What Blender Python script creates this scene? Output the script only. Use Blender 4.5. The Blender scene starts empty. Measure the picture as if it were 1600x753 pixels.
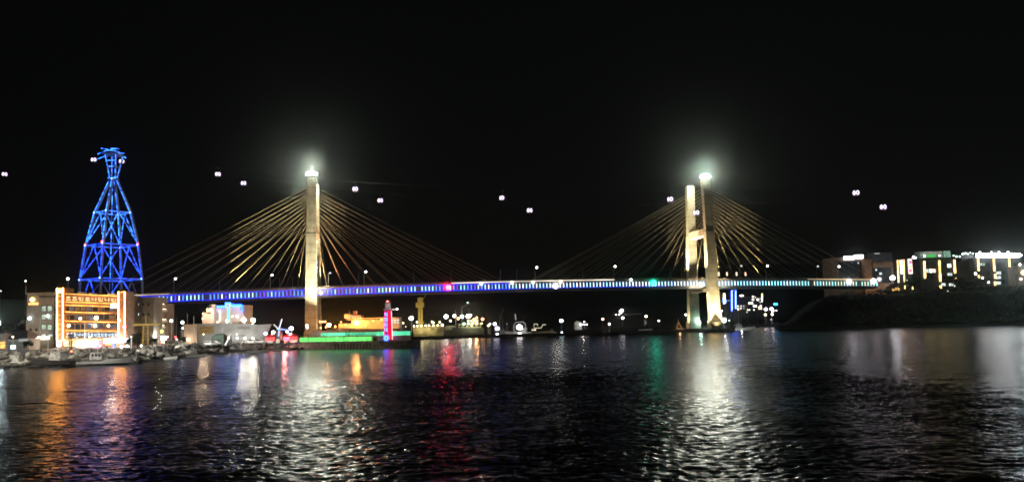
import bpy, bmesh, math, random
import numpy as np
from mathutils import Vector, Matrix
R = math.radians
S = bpy.context.scene
COL = S.collection
rnd = random.Random(7)

# ------------------------------------------------------------------ camera
F = 1262.0; CAMZ = 10.0
PITCH = math.atan(123.5 / F); ROLL = R(1.4)
cam_d = bpy.data.cameras.new("camera"); cam = bpy.data.objects.new("camera", cam_d); COL.objects.link(cam)
cam_d.sensor_width = 36; cam_d.lens = 36 * F / 1600; cam_d.clip_start = 0.3; cam_d.clip_end = 9000
cam.matrix_world = Matrix.Translation((0, 0, CAMZ)) @ Matrix.Rotation(R(90) + PITCH, 4, 'X') @ Matrix.Rotation(-ROLL, 4, 'Z')
S.camera = cam

# ------------------------------------------------------------------ world: a nearly black night sky
W = bpy.data.worlds.new("World"); S.world = W; W.use_nodes = True
wn = W.node_tree; bg = wn.nodes["Background"]
sky = wn.nodes.new("ShaderNodeTexSky"); sky.sky_type = 'NISHITA'; sky.sun_disc = False
sky.sun_elevation = R(4); sky.sun_rotation = R(200); sky.air_density = 1; sky.dust_density = 2
hs = wn.nodes.new("ShaderNodeHueSaturation"); hs.inputs["Saturation"].default_value = 0.25
wn.links.new(sky.outputs[0], hs.inputs["Color"]); wn.links.new(hs.outputs[0], bg.inputs[0])
bg.inputs[1].default_value = 0.0011
S.view_settings.view_transform = 'Standard'; S.view_settings.look = 'None'
S.view_settings.exposure = 0; S.view_settings.gamma = 1; S.view_settings.use_curve_mapping = False
cy = S.cycles
cy.max_bounces = 5; cy.diffuse_bounces = 1; cy.glossy_bounces = 2; cy.transmission_bounces = 2
cy.volume_bounces = 0; cy.transparent_max_bounces = 6
cy.sample_clamp_indirect = 4; cy.sample_clamp_direct = 0
cy.use_light_tree = True; cy.caustics_reflective = False; cy.caustics_refractive = False
cy.use_denoising = True; cy.use_adaptive_sampling = False
cy.filter_width = 1.7
try: cy.denoiser = 'OPENIMAGEDENOISE'; cy.denoising_input_passes = 'RGB_ALBEDO_NORMAL'
except Exception: pass

# ------------------------------------------------------------------ photo pixel -> world
def ray(x, y):
    u = (x - 800) / F; v = (376.5 - y) / F
    u2 = u * math.cos(ROLL) + v * math.sin(ROLL); v2 = -u * math.sin(ROLL) + v * math.cos(ROLL)
    return Vector((u2, math.cos(PITCH) - v2 * math.sin(PITCH), math.sin(PITCH) + v2 * math.cos(PITCH)))
def at(x, y, d):
    r = ray(x, y); k = d / r.y
    return Vector((r.x * k, d, CAMZ + r.z * k))
def onz(x, y, z=0.0):
    r = ray(x, y); k = (z - CAMZ) / r.z
    return Vector((r.x * k, r.y * k, z))

# ------------------------------------------------------------------ materials
_M = {}
def mat(name, col, rough=0.7, metal=0.0, var=0.25, scale=0.6, bump=0.0, col2=None, coord='Object', detail=6):
    if name in _M: return _M[name]
    m = bpy.data.materials.new(name); m.use_nodes = True; nt = m.node_tree
    b = nt.nodes["Principled BSDF"]; b.inputs["Roughness"].default_value = rough; b.inputs["Metallic"].default_value = metal
    tc = nt.nodes.new("ShaderNodeTexCoord"); nz = nt.nodes.new("ShaderNodeTexNoise")
    nz.inputs["Scale"].default_value = scale; nz.inputs["Detail"].default_value = detail
    nt.links.new(tc.outputs[coord], nz.inputs["Vector"])
    cr = nt.nodes.new("ShaderNodeValToRGB"); c2 = col2 or tuple(c * (1 - var * 1.6) for c in col)
    cr.color_ramp.elements[0].position = 0.33; cr.color_ramp.elements[1].position = 0.68
    cr.color_ramp.elements[0].color = (*c2, 1); cr.color_ramp.elements[1].color = (*[min(1, c * (1 + var * .4)) for c in col], 1)
    nt.links.new(nz.outputs[0], cr.inputs[0]); nt.links.new(cr.outputs[0], b.inputs["Base Color"])
    if bump:
        n2 = nt.nodes.new("ShaderNodeTexNoise"); n2.inputs["Scale"].default_value = scale * 4; n2.inputs["Detail"].default_value = 5
        nt.links.new(tc.outputs[coord], n2.inputs["Vector"])
        bp = nt.nodes.new("ShaderNodeBump"); bp.inputs["Strength"].default_value = bump; bp.inputs["Distance"].default_value = 0.4
        nt.links.new(n2.outputs[0], bp.inputs["Height"]); nt.links.new(bp.outputs[0], b.inputs["Normal"])
    _M[name] = m; return m
def emi(name, col, st, uneven=0.0, scale=1.5):
    if name in _M: return _M[name]
    m = bpy.data.materials.new(name); m.use_nodes = True; nt = m.node_tree
    nt.nodes.remove(nt.nodes["Principled BSDF"])
    e = nt.nodes.new("ShaderNodeEmission"); e.inputs[0].default_value = (*col, 1); e.inputs[1].default_value = st
    nt.links.new(e.outputs[0], nt.nodes["Material Output"].inputs[0])
    if uneven:
        tc = nt.nodes.new("ShaderNodeTexCoord"); nz = nt.nodes.new("ShaderNodeTexNoise"); nz.inputs["Scale"].default_value = scale
        mr = nt.nodes.new("ShaderNodeMapRange"); mr.inputs[1].default_value = .35; mr.inputs[2].default_value = .65
        mr.inputs[3].default_value = st * (1 - uneven); mr.inputs[4].default_value = st * (1 + uneven)
        nt.links.new(tc.outputs["Object"], nz.inputs["Vector"]); nt.links.new(nz.outputs[0], mr.inputs[0]); nt.links.new(mr.outputs[0], e.inputs[1])
    _M[name] = m; return m

CONC = mat("pale concrete", (.50, .45, .34), .85, var=.22, scale=.25, bump=.2)
CONC_D = mat("weathered quay concrete", (.20, .19, .165), .9, var=.35, scale=.5, bump=.5)
ASPH = mat("asphalt", (.05, .05, .052), .9, var=.2, scale=.8)
STEEL = mat("painted steel", (.42, .43, .44), .45, .3, var=.15, scale=1.5)
STEEL_D = mat("dark steel", (.06, .06, .065), .5, .5, var=.2, scale=1.5)
WHITE = mat("white paint", (.74, .74, .72), .5, var=.12, scale=.9)
GREYP = mat("grey hull paint", (.36, .37, .36), .6, var=.18, scale=.25)
BEIGE = mat("beige render", (.42, .34, .26), .85, var=.15, scale=.3)
DKWALL = mat("dull grey render", (.26, .245, .215), .9, var=.2, scale=.3)
BRWALL = mat("brown stone cladding", (.16, .105, .07), .85, var=.3, scale=.5)
BLKWALL = mat("dark facade", (.035, .037, .04), .5, var=.3, scale=.4)
ROOFD = mat("dark roofing", (.05, .05, .055), .8, var=.3, scale=.8)
GLASSD = mat("dark window glass", (.02, .025, .03), .12, var=.3, scale=.6)
YEL = mat("yellow crane paint", (.55, .38, .07), .55, var=.2, scale=1)
YHULL = mat("ochre hull paint", (.5, .42, .2), .6, var=.3, scale=.3)
REDP = mat("red paint", (.5, .03, .035), .45, var=.15, scale=.8)
BLKP = mat("black tarred paint", (.02, .02, .02), .6, var=.3, scale=.8)
GRN_T = mat("dark green canvas", (.045, .075, .06), .8, var=.25, scale=1.2, bump=.3)
ROCK = [mat("rock grey", (.26, .25, .225), .9, var=.4, scale=1.1, bump=.7), mat("rock pale", (.36, .345, .30), .9, var=.4, scale=1.3, bump=.7),
        mat("rock dark", (.15, .145, .13), .9, var=.4, scale=1.0, bump=.7)]
def tide_band(m):
    nt = m.node_tree; b = nt.nodes["Principled BSDF"]; src = b.inputs["Base Color"].links[0].from_socket
    g_ = nt.nodes.new("ShaderNodeNewGeometry"); sp = nt.nodes.new("ShaderNodeSeparateXYZ"); nt.links.new(g_.outputs["Position"], sp.inputs[0])
    nz = nt.nodes.new("ShaderNodeTexNoise"); nz.inputs["Scale"].default_value = .8; nt.links.new(g_.outputs["Position"], nz.inputs["Vector"])
    ad = nt.nodes.new("ShaderNodeMath"); ad.operation = 'MULTIPLY_ADD'; ad.inputs[1].default_value = -1.2; nt.links.new(nz.outputs[0], ad.inputs[0]); nt.links.new(sp.outputs[2], ad.inputs[2])
    mr = nt.nodes.new("ShaderNodeMapRange"); mr.inputs[1].default_value = 0; mr.inputs[2].default_value = .5; mr.inputs[3].default_value = .16; nt.links.new(ad.outputs[0], mr.inputs[0])
    vm = nt.nodes.new("ShaderNodeVectorMath"); vm.operation = 'SCALE'; nt.links.new(src, vm.inputs[0]); nt.links.new(mr.outputs[0], vm.inputs["Scale"]); nt.links.new(vm.outputs[0], b.inputs["Base Color"])
for m_ in ROCK: tide_band(m_)
SOIL = mat("dark earth and scrub", (.012, .012, .008), .95, var=.4, scale=.06, bump=.6)
LEAF = mat("dark foliage", (.028, .036, .016), .7, var=.45, scale=.7)
BARK = mat("bark", (.09, .065, .045), .95, var=.3, scale=2)
ORANGEHULL = mat("orange deckhouse paint", (.5, .36, .22), .6, var=.2, scale=.3)

E_WHITE = emi("lamp white", (1, .97, .9), 11); E_COOL = emi("lamp cool white", (.8, .95, 1), 11)
E_VIO = emi("lamp violet white", (.8, .74, 1), 10); E_WARM = emi("lamp warm", (1, .82, .55), 10)
E_SOD = emi("lamp sodium", (1, .42, .12), 14); E_RED = emi("lamp red", (1, .04, .06), 14)
E_BLUE = emi("neon blue", (.05, .2, 1), 5); E_CYAN = emi("neon cyan", (.1, .75, 1), 4)
E_ORNEON = emi("neon orange", (1, .34, .06), 4.5, .4, .25)
E_WIN = emi("lit window greenish", (.55, .72, .55), .85, .4, .9); E_WINW = emi("lit window warm", (1, .85, .6), 1.6, .5, .9)
E_WINC = emi("lit window cool", (.75, .85, .82), 1.0, .5, 1.2)

# ------------------------------------------------------------------ mesh builder
class MB:
    def __init__(s): s.v = []; s.f = []; s.mi = []
    def add(s, vs, fs, mi=0):
        o = len(s.v); s.v += [Vector(v) for v in vs]; s.f += [tuple(i + o for i in f) for f in fs]; s.mi += [mi] * len(fs); return s
    def box(s, x0, x1, y0, y1, z0, z1, mi=0):
        vs = [(x, y, z) for z in (z0, z1) for x, y in ((x0, y0), (x1, y0), (x1, y1), (x0, y1))]
        return s.add(vs, [(3, 2, 1, 0), (4, 5, 6, 7), (0, 1, 5, 4), (1, 2, 6, 5), (2, 3, 7, 6), (3, 0, 4, 7)], mi)
    def frust(s, A, B, mi=0):
        """A, B: lists of 4+ points (rings) joined and capped"""
        n = len(A); fs = [tuple(reversed(range(n))), tuple(range(n, 2 * n))]
        fs += [(i, (i + 1) % n, n + (i + 1) % n, n + i) for i in range(n)]
        return s.add(list(A) + list(B), fs, mi)
    def tube(s, pts, r, n=6, mi=0, r2=None, cap=True):
        pts = [Vector(p) for p in pts]; rings = []
        for i, p in enumerate(pts):
            a = pts[max(i - 1, 0)]; b = pts[min(i + 1, len(pts) - 1)]; d = (b - a).normalized()
            u = d.cross(Vector((0, 0, 1)) if abs(d.z) < .95 else Vector((1, 0, 0))).normalized(); w = d.cross(u)
            rr = r if r2 is None else r + (r2 - r) * i / (len(pts) - 1)
            rings.append([p + (u * math.cos(2 * math.pi * k / n) + w * math.sin(2 * math.pi * k / n)) * rr for k in range(n)])
        vs = [v for g in rings for v in g]; fs = []
        for i in range(len(pts) - 1):
            for k in range(n): fs.append((i * n + k, i * n + (k + 1) % n, (i + 1) * n + (k + 1) % n, (i + 1) * n + k))
        if cap: fs += [tuple(reversed(range(n))), tuple(range(len(vs) - n, len(vs)))]
        return s.add(vs, fs, mi)
    def lathe(s, c, prof, n=16, mi=0):
        c = Vector(c); vs = []; fs = []
        for r, z in prof: vs += [c + Vector((r * math.cos(2 * math.pi * k / n), r * math.sin(2 * math.pi * k / n), z)) for k in range(n)]
        for i in range(len(prof) - 1):
            for k in range(n): fs.append((i * n + k, i * n + (k + 1) % n, (i + 1) * n + (k + 1) % n, (i + 1) * n + k))
        fs += [tuple(reversed(range(n))), tuple(range(len(vs) - n, len(vs)))]
        return s.add(vs, fs, mi)
    def ball(s, c, r, mi=0, sz=1.0, n=8):
        prof = [(max(.02, math.sin(math.pi * i / n)) * r, -math.cos(math.pi * i / n) * r * sz) for i in range(n + 1)]
        return s.lathe(c, prof, max(8, n), mi)
    def build(s, name, mats, parent=None, smooth=False, label=None, bevel=0):
        me = bpy.data.meshes.new(name); me.from_pydata([tuple(v) for v in s.v], [], s.f)
        if not isinstance(mats, (list, tuple)): mats = [mats]
        for m in mats: me.materials.append(m)
        me.polygons.foreach_set("material_index", s.mi)
        if smooth: me.polygons.foreach_set("use_smooth", [True] * len(s.f))
        me.update(); o = bpy.data.objects.new(name, me); COL.objects.link(o)
        if parent: o.parent = parent
        if label: o["label"] = label
        if bevel:
            b = o.modifiers.new("bevel", 'BEVEL'); b.width = bevel; b.segments = 2; b.limit_method = 'ANGLE'
        return o
def tag(o, label, cat=None, group=None, kind=None):
    if label: o["label"] = label
    if cat: o["category"] = cat
    if group: o["group"] = group
    if kind: o["kind"] = kind
    return o
def thing(name, label, cat, loc=(0, 0, 0), rz=0.0, group=None):
    o = bpy.data.objects.new(name, None); COL.objects.link(o); o.location = loc; o.rotation_euler = (0, 0, rz)
    o.empty_display_size = .5
    return tag(o, label, cat, group)
def structure(o, label):
    o["kind"] = "structure"; o["label"] = label; return o
KIDS = {}
def copy_tree(o, parent=None):
    c = o.copy(); COL.objects.link(c)
    if parent: c.parent = parent
    for ch in [x for x in ALLCH(o)]: copy_tree(ch, c)
    return c
def ALLCH(o): return [x for x in bpy.data.objects if x.parent is o]
def spot(name, loc, tgt, watts, col, ang=60, blend=.6, rad=.4, parent=None):
    l = bpy.data.lights.new(name, 'SPOT'); l.energy = watts; l.color = col; l.spot_size = R(ang); l.spot_blend = blend; l.shadow_soft_size = rad
    o = bpy.data.objects.new(name, l); COL.objects.link(o)
    loc = Vector(loc); d = Vector(tgt) - loc
    o.location = loc; o.rotation_mode = 'QUATERNION'; o.rotation_quaternion = d.to_track_quat('-Z', 'Y')
    if parent:
        o.parent = parent; o.location = loc - parent.location
    return o
def point(name, loc, watts, col, rad=.3, parent=None):
    l = bpy.data.lights.new(name, 'POINT'); l.energy = watts; l.color = col; l.shadow_soft_size = rad
    o = bpy.data.objects.new(name, l); COL.objects.link(o); o.location = loc
    if parent: o.parent = parent; o.location = Vector(loc) - parent.location
    return o

# ------------------------------------------------------------------ SEA
def build_sea():
    def axis(core0, core1, step, far, grow=1.035):
        a = list(np.arange(core0, core1, step)); s_ = step
        while a[-1] < far: s_ *= grow; a.append(a[-1] + s_)
        return a
    xs = axis(0, 52, .16, 2600, 1.03); xs = np.array([-x for x in xs[:0:-1]] + xs)
    yf = axis(42, 135, .125, 4200, 1.010); yb = [40 - 2 * 1.35 ** i for i in range(1, 18)]
    ys = np.array(sorted(yb) + yf)
    X, Y = np.meshgrid(xs, ys); dx = np.gradient(xs); dy = np.gradient(ys)
    SP = np.maximum(dx[None, :] * .8, dy[:, None])
    Z = np.zeros_like(X); RES = np.zeros_like(X); TOT = 0.0; rg = np.random.RandomState(4)
    patch = np.zeros_like(X)
    for i in range(9):
        k = 2 * math.pi / rg.uniform(25, 90); th = rg.uniform(0, math.pi); patch += np.sin(k * (X * math.cos(th) + Y * math.sin(th) * .6) + rg.uniform(0, 6.28))
    patch = 1 + .13 * patch
    for i in range(150):
        lam = .45 * (4.4) ** (rg.rand() ** 1.1) if i < 110 else rg.uniform(2.5, 11)
        th = R(83) + rg.normal(0, R(40)); k = 2 * math.pi / lam
        amp = .0088 * lam ** .9 / math.sqrt(110 / 16.0)
        ph = k * (X * math.cos(th) + Y * math.sin(th)) + rg.uniform(0, 6.28)
        if i >= 110: amp = .0017 * lam / math.sqrt(40 / 12.0); k = 2 * math.pi / lam
        w = np.clip((lam / (SP * 3.2)) - .6, 0, 1)
        s = np.sin(ph); e2 = (amp * k) ** 2; RES += e2 * w ** 2; TOT += e2
        Z += amp * w * (s + .25 * np.cos(2 * ph)) * patch
    ny, nx = X.shape; n = nx * ny
    co = np.stack([X.ravel(), Y.ravel(), Z.ravel()], 1).astype(np.float32)
    idx = np.arange(n).reshape(ny, nx)
    q = np.stack([idx[:-1, :-1].ravel(), idx[:-1, 1:].ravel(), idx[1:, 1:].ravel(), idx[1:, :-1].ravel()], 1).astype(np.int32)
    me = bpy.data.meshes.new("sea"); me.vertices.add(n); me.vertices.foreach_set("co", co.ravel())
    me.loops.add(q.size); me.loops.foreach_set("vertex_index", q.ravel())
    me.polygons.add(len(q)); me.polygons.foreach_set("loop_start", np.arange(0, q.size, 4, dtype=np.int32))
    me.polygons.foreach_set("loop_total", np.full(len(q), 4, dtype=np.int32)); me.polygons.foreach_set("use_smooth", np.ones(len(q), dtype=bool))
    me.update(); me.validate()
    at_ = me.attributes.new('unresolved', 'FLOAT', 'POINT'); at_.data.foreach_set('value', np.clip(1 - RES / TOT, 0, 1).ravel().astype(np.float32))
    m = bpy.data.materials.new("sea water"); m.use_nodes = True; nt = m.node_tree; b = nt.nodes["Principled BSDF"]
    b.inputs["Base Color"].default_value = (.003, .008, .014, 1); b.inputs["Roughness"].default_value = .24; b.inputs["IOR"].default_value = 1.333
    tc = nt.nodes.new("ShaderNodeTexCoord"); prev = None
    un = nt.nodes.new('ShaderNodeAttribute'); un.attribute_name = 'unresolved'
    def ramp(a, b_):
        r_ = nt.nodes.new('ShaderNodeMapRange'); r_.inputs[3].default_value = a; r_.inputs[4].default_value = b_; nt.links.new(un.outputs['Fac'], r_.inputs[0]); return r_.outputs[0]
    nt.links.new(ramp(.20, .22), b.inputs['Roughness'])
    for sc, sx, st, dist in ((2.6, .6, .5, .05), (.7, .5, .5, .26), (.2, .5, .5, .8)):
        mp = nt.nodes.new("ShaderNodeMapping"); mp.inputs["Scale"].default_value = (sx, 1, 1); mp.inputs["Rotation"].default_value = (0, 0, R(-6))
        nz = nt.nodes.new("ShaderNodeTexNoise"); nz.inputs["Scale"].default_value = sc; nz.inputs["Detail"].default_value = 5; nz.inputs["Roughness"].default_value = .6
        bp = nt.nodes.new("ShaderNodeBump"); bp.inputs["Strength"].default_value = st; bp.inputs["Distance"].default_value = dist
        nt.links.new(ramp(st * (1.4 if sc > 2 else .5 if sc > .5 else .15), st * (1.0 if sc > .5 else .5)), bp.inputs['Strength'])
        nt.links.new(tc.outputs["Object"], mp.inputs[0]); nt.links.new(mp.outputs[0], nz.inputs[0]); nt.links.new(nz.outputs[0], bp.inputs["Height"])
        if prev: nt.links.new(prev.outputs[0], bp.inputs["Normal"])
        prev = bp
    nt.links.new(prev.outputs[0], b.inputs["Normal"])
    me.materials.append(m); o = bpy.data.objects.new("sea", me); COL.objects.link(o)
    structure(o, "dark rippled sea reflecting the coloured lights of the shore")
build_sea()

# ------------------------------------------------------------------ LAND
GZ = 3.0
shore = [onz(x, y) for x, y in ((-260, 588), (-60, 577), (0, 575), (100, 572), (200, 569), (250, 563), (300, 556), (350, 551), (400, 549), (440, 547), (472, 545))]
def build_quay():
    back = [Vector((p.x * (1 + 15 / p.y), p.y + 15, GZ)) for p in shore]
    mb = MB()
    top = [(p.x, p.y, GZ) for p in back] + [tuple(at(508, 530, 352).to_2d()) + (GZ,), tuple(at(512, 520, 470).to_2d()) + (GZ,), tuple(at(470, 520, 640).to_2d()) + (GZ,), (-900, 640, GZ), (-900, 240, GZ)]
    n = len(top); bot = [(x, y, -3) for x, y, z in top]
    mb.add(top, [tuple(range(n))]); mb.add(top + bot, [(i, i + n, (i + 1) % n + n, (i + 1) % n) for i in range(n)])
    o = mb.build("quay", mat("quay paving", (.15, .145, .13), .9, var=.3, scale=.2, bump=.3)); structure(o, "paved harbour quay behind the rocks on the left")
    bm = bmesh.new(); bm.from_mesh(o.data); bmesh.ops.triangulate(bm, faces=bm.faces); bmesh.ops.recalc_face_normals(bm, faces=bm.faces); bm.to_mesh(o.data); bm.free()
    # stone slope under the boulders
    m2 = MB(); rows = 7; cols = 60; P = []
    L = [0]
    for a, b in zip(shore, shore[1:]): L.append(L[-1] + (b - a).length)
    def along(t):
        d = t * L[-1]
        for i in range(len(L) - 1):
            if d <= L[i + 1] + 1e-6: break
        f = (d - L[i]) / (L[i + 1] - L[i]); return shore[i].lerp(shore[i + 1], f)
    for r_ in range(rows):
        for c in range(cols):
            p = along(c / (cols - 1)); f = r_ / (rows - 1); q = -1 + f * 16.5
            nx = rnd.uniform(-.4, .4); z = -1.0 + (GZ + .7) * min(1, f * 1.15) + rnd.uniform(-.25, .25)
            if f == 1: z = GZ - .05
            P.append((p.x * (1 + q / p.y) + nx, p.y + q, z))
    m2.add(P, [(r_ * cols + c, r_ * cols + c + 1, (r_ + 1) * cols + c + 1, (r_ + 1) * cols + c) for r_ in range(rows - 1) for c in range(cols - 1)])
    o2 = m2.build("rock_slope", ROCK[2], smooth=False); structure(o2, "rubble slope between the quay and the water")
    return along
along = build_quay()

def terrain(name, label, fn, x0, x1, y0, y1, nx, ny, m):
    mb = MB(); vs = []
    for j in range(ny):
        for i in range(nx):
            x = x0 + (x1 - x0) * i / (nx - 1); y = y0 + (y1 - y0) * j / (ny - 1); vs.append((x, y, fn(x, y)))
    mb.add(vs, [(j * nx + i, j * nx + i + 1, (j + 1) * nx + i + 1, (j + 1) * nx + i) for j in range(ny - 1) for i in range(nx - 1)])
    return structure(mb.build(name, m, smooth=True), label)
from mathutils import noise as mn
def sm(a, b, x):
    t = max(0, min(1, (x - a) / (b - a))); return t * t * (3 - 2 * t)
def far_hill(x, y):
    h = 46 * sm(690, 980, y) + 26 * sm(700, 1100, y) * sm(60, 260, x) + 3.2 * sm(612, 622, y)
    return -1.5 + h + 7 * mn.noise(Vector((x * .012, y * .012, 3))) * sm(640, 800, y)
terrain("hillside", "dark hillside across the harbour dotted with lamps", far_hill, -900, 1300, 606, 1500, 90, 40, SOIL)
BX0 = at(1212, 515, 488).x
def bank_h(x, y):
    bx = BX0 / 488 * max(y, 470); k = sm(bx - 2, bx + 40, x); edge = 486 - 24 * sm(BX0, BX0 + 150, x)
    h = 2.6 * sm(edge, edge + 3, y) + 19.5 * sm(edge + 10, edge + 48, y)
    return -1.2 * (1 - 0) + h * k + (1.8 * mn.noise(Vector((x * .05, y * .05, 1)))) * sm(edge + 8, edge + 20, y) * k * (1 - sm(edge + 44, edge + 52, y))
terrain("headland", "dark wooded headland under the right end of the bridge", bank_h, BX0 - 10, 760, 455, 760, 130, 90, SOIL)
def build_bloom_haze():
    mb = MB(); mb.box(-1000, 1400, -150, 1600, -4.5, 180)
    m = bpy.data.materials.new("haze"); m.use_nodes = True; nt = m.node_tree; nt.nodes.remove(nt.nodes["Principled BSDF"])
    v = nt.nodes.new("ShaderNodeVolumePrincipled"); v.inputs["Color"].default_value = (.85, .95, .9, 1); v.inputs["Density"].default_value = BLOOM_HAZE; v.inputs["Anisotropy"].default_value = .978
    nt.links.new(v.outputs[0], nt.nodes["Material Output"].inputs["Volume"])
    o = mb.build("haze", m); tag(o, "thin haze added to imitate lens bloom around the lamps", "haze", kind="stuff")
BLOOM_HAZE = 0.00006  # thin volume added to imitate lens bloom round the lamps
build_bloom_haze()
# ------------------------------------------------------------------ BRIDGE
CONC_P = mat("tower concrete", (.5, .47, .35), .85, var=.2, scale=.22, bump=.2)
def formwork_lines(m):
    nt = m.node_tree; b = nt.nodes["Principled BSDF"]; src = b.inputs["Base Color"].links[0].from_socket
    tc = nt.nodes.new("ShaderNodeTexCoord"); sp = nt.nodes.new("ShaderNodeSeparateXYZ"); nt.links.new(tc.outputs["Object"], sp.inputs[0])
    md = nt.nodes.new("ShaderNodeMath"); md.operation = 'MODULO'; md.inputs[1].default_value = 4.5; nt.links.new(sp.outputs[2], md.inputs[0])
    lt = nt.nodes.new("ShaderNodeMath"); lt.operation = 'LESS_THAN'; lt.inputs[1].default_value = .22; nt.links.new(md.outputs[0], lt.inputs[0])
    n2 = nt.nodes.new("ShaderNodeTexNoise"); n2.inputs["Scale"].default_value = 1.0; mp = nt.nodes.new("ShaderNodeMapping"); mp.inputs["Scale"].default_value = (1.4, 1.4, .05)
    nt.links.new(tc.outputs["Object"], mp.inputs[0]); nt.links.new(mp.outputs[0], n2.inputs[0])
    rm = nt.nodes.new("ShaderNodeMapRange"); rm.inputs[1].default_value = .4; rm.inputs[2].default_value = .62; rm.inputs[3].default_value = .84; rm.inputs[4].default_value = 1; nt.links.new(n2.outputs[0], rm.inputs[0])
    mx = nt.nodes.new("ShaderNodeMath"); mx.operation = 'MULTIPLY_ADD'; mx.inputs[1].default_value = -.4; nt.links.new(lt.outputs[0], mx.inputs[0]); nt.links.new(rm.outputs[0], mx.inputs[2])
    vm = nt.nodes.new("ShaderNodeVectorMath"); vm.operation = 'SCALE'; nt.links.new(src, vm.inputs[0]); nt.links.new(mx.outputs[0], vm.inputs["Scale"]); nt.links.new(vm.outputs[0], b.inputs["Base Color"])
formwork_lines(CONC_P)
PL = at(487, 275, 444); PR = at(1102, 279, 483)
e = Vector((PR.x - PL.x, PR.y - PL.y, 0)); SPAN = e.length; e.normalize(); nrm = Vector((-e.y, e.x, 0))
C0 = Vector((PL.x, PL.y, 0)) + nrm * 12.4
def B(s, t, z=0): return C0 + e * s + nrm * t + Vector((0, 0, z))
TE = -10.0
def hit(px, py, t=TE):
    r = ray(px, py); o = Vector((0, 0, CAMZ)); k = (B(0, t) - o).dot(nrm) / r.dot(nrm); p = o + r * k
    return (p - B(0, t)).dot(e), p.z
prof = [hit(x, y) for x, y in ((150, 466.5), (240, 463.5), (300, 460.5), (390, 456.5), (490, 452.5), (600, 448.4), (690, 446), (780, 443.6), (880, 441.3), (960, 440), (1021, 439.3), (1090, 438.8), (1200, 438.5), (1370, 439.5), (1420, 440))]
_c = np.polyfit([p[0] for p in prof], [p[1] for p in prof], 4)
def dz(s): return float(np.polyval(_c, s))          # top of the light strips
S0 = hit(165, 466)[0]; S1 = hit(1372, 440)[0]
bridge = thing("cable_stayed_bridge", "long cable stayed bridge with two pale towers and blue and white strip lights", "bridge")
def deck():
    N = 70; ss = [S0 + (S1 - S0) * i / N for i in range(N + 1)]
    def sec(s):   # closed section, t then z
        z = dz(s)
        return [B(s, -10, z + .5), B(s, -10, z - 3.0), B(s, -9.2, z - 3.5), B(s, -5, z - 4.3), B(s, 5, z - 4.3), B(s, 9.2, z - 3.5), B(s, 10, z - 3.0), B(s, 10, z + .5)]
    mb = MB(); rings = [sec(s) for s in ss]
    for a, b in zip(rings, rings[1:]):
        mb.add(a + b, [(i, (i + 1) % 8, 8 + (i + 1) % 8, 8 + i) for i in range(8)])
    mb.add(rings[0], [tuple(range(8))]); mb.add(rings[-1], [tuple(reversed(range(8)))])
    mb.build("deck", mat("bridge girder paint", (.26, .27, .30), .6, var=.15, scale=.1), bridge)
    mb = MB()
    for a, b in zip(ss, ss[1:]): mb.add([B(a, -9, dz(a) + .504), B(b, -9, dz(b) + .504), B(b, 9, dz(b) + .504), B(a, 9, dz(a) + .504)], [(0, 1, 2, 3)])
    mb.build("roadway", ASPH, bridge)
    for t in (-9.8, 9.8):
        mb = MB(); N2 = 140; q = [S0 + (S1 - S0) * i / N2 for i in range(N2 + 1)]
        for hgt in (1.0, 1.45): mb.tube([B(s, t, dz(s) + .5 + hgt) for s in q], .06, 4)
        for s in np.arange(S0 + 1, S1, 3.0): mb.tube([B(s, t, dz(s) + .5), B(s, t, dz(s) + 1.95)], .06, 4)
        for a, b in zip(q, q[1:]):
            mb.frust([B(a, t - .15, dz(a) + .5), B(a, t + .15, dz(a) + .5), B(b, t + .15, dz(b) + .5), B(b, t - .15, dz(b) + .5)],
                     [B(a, t - .1, dz(a) + 1.2), B(a, t + .1, dz(a) + 1.2), B(b, t + .1, dz(b) + 1.2), B(b, t - .1, dz(b) + 1.2)])
        mb.build("parapet", CONC, bridge)
deck()
# light strips on the near fascia
LED = dict(b=emi("led strip blue", (.05, .16, 1), 7), c=emi("led strip cyan", (.25, .8, 1), 4.4), v=emi("led strip violet", (.10, .05, 1), 5),
           w=emi("led strip white", (.85, .93, 1), 4), i=emi("led strip ice blue", (.32, .6, 1), 5), g=emi("led strip mint", (.50, 1, .80), 2.4), y=emi("led strip cream", (1, .95, .7), 2.2))
skip = [hit(x, 455)[0] for x in (323, 652)] + [hit(x, 443)[0] for x in (1267, 1344)]
strips = []; s = S0 + 1
while s < S1 - .5:
    if not any(abs(s - k) < 1.05 for k in skip): strips.append(s)
    s += 2.0
def strip_mesh(mb, s, mi=0, w=.115):
    z = dz(s); a = B(s - w, -10.02, z - 2.7); b = B(s + w, -10.02, z - 2.85); o = nrm * -.22
    up = Vector((0, 0, 2.5)); return mb.frust([a, a + o, b + o, b], [a + up, a + o + up, b + o + up, b + up], mi)
def strip_col(s):
    x = rnd.random()
    if s < 95: return 'b' if x < .34 else 'c' if x < .52 else 'v' if x < .72 else 'i' if x < .95 else 'w'
    if s < 180: return 'i' if x < .5 else 'w' if x < .85 else 'b'
    if s < 232: return 'w' if x < .6 else 'i'
    if s < 290: return 'c' if x < .35 else 'w' if x < .75 else 'i'
    return 'g' if x < .5 else 'c' if x < .7 else 'y'
keys = list(LED)
vis = strips[8:108]
for s in vis: strip_mesh(MB(), s).build("light_strip", LED[strip_col(s)], bridge)
mb = MB()
for s in strips:
    if s not in vis: strip_mesh(mb, s, keys.index(strip_col(s)))
o = mb.build("light_strip", [LED[k] for k in keys], bridge); o["kind"] = "stuff"
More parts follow.
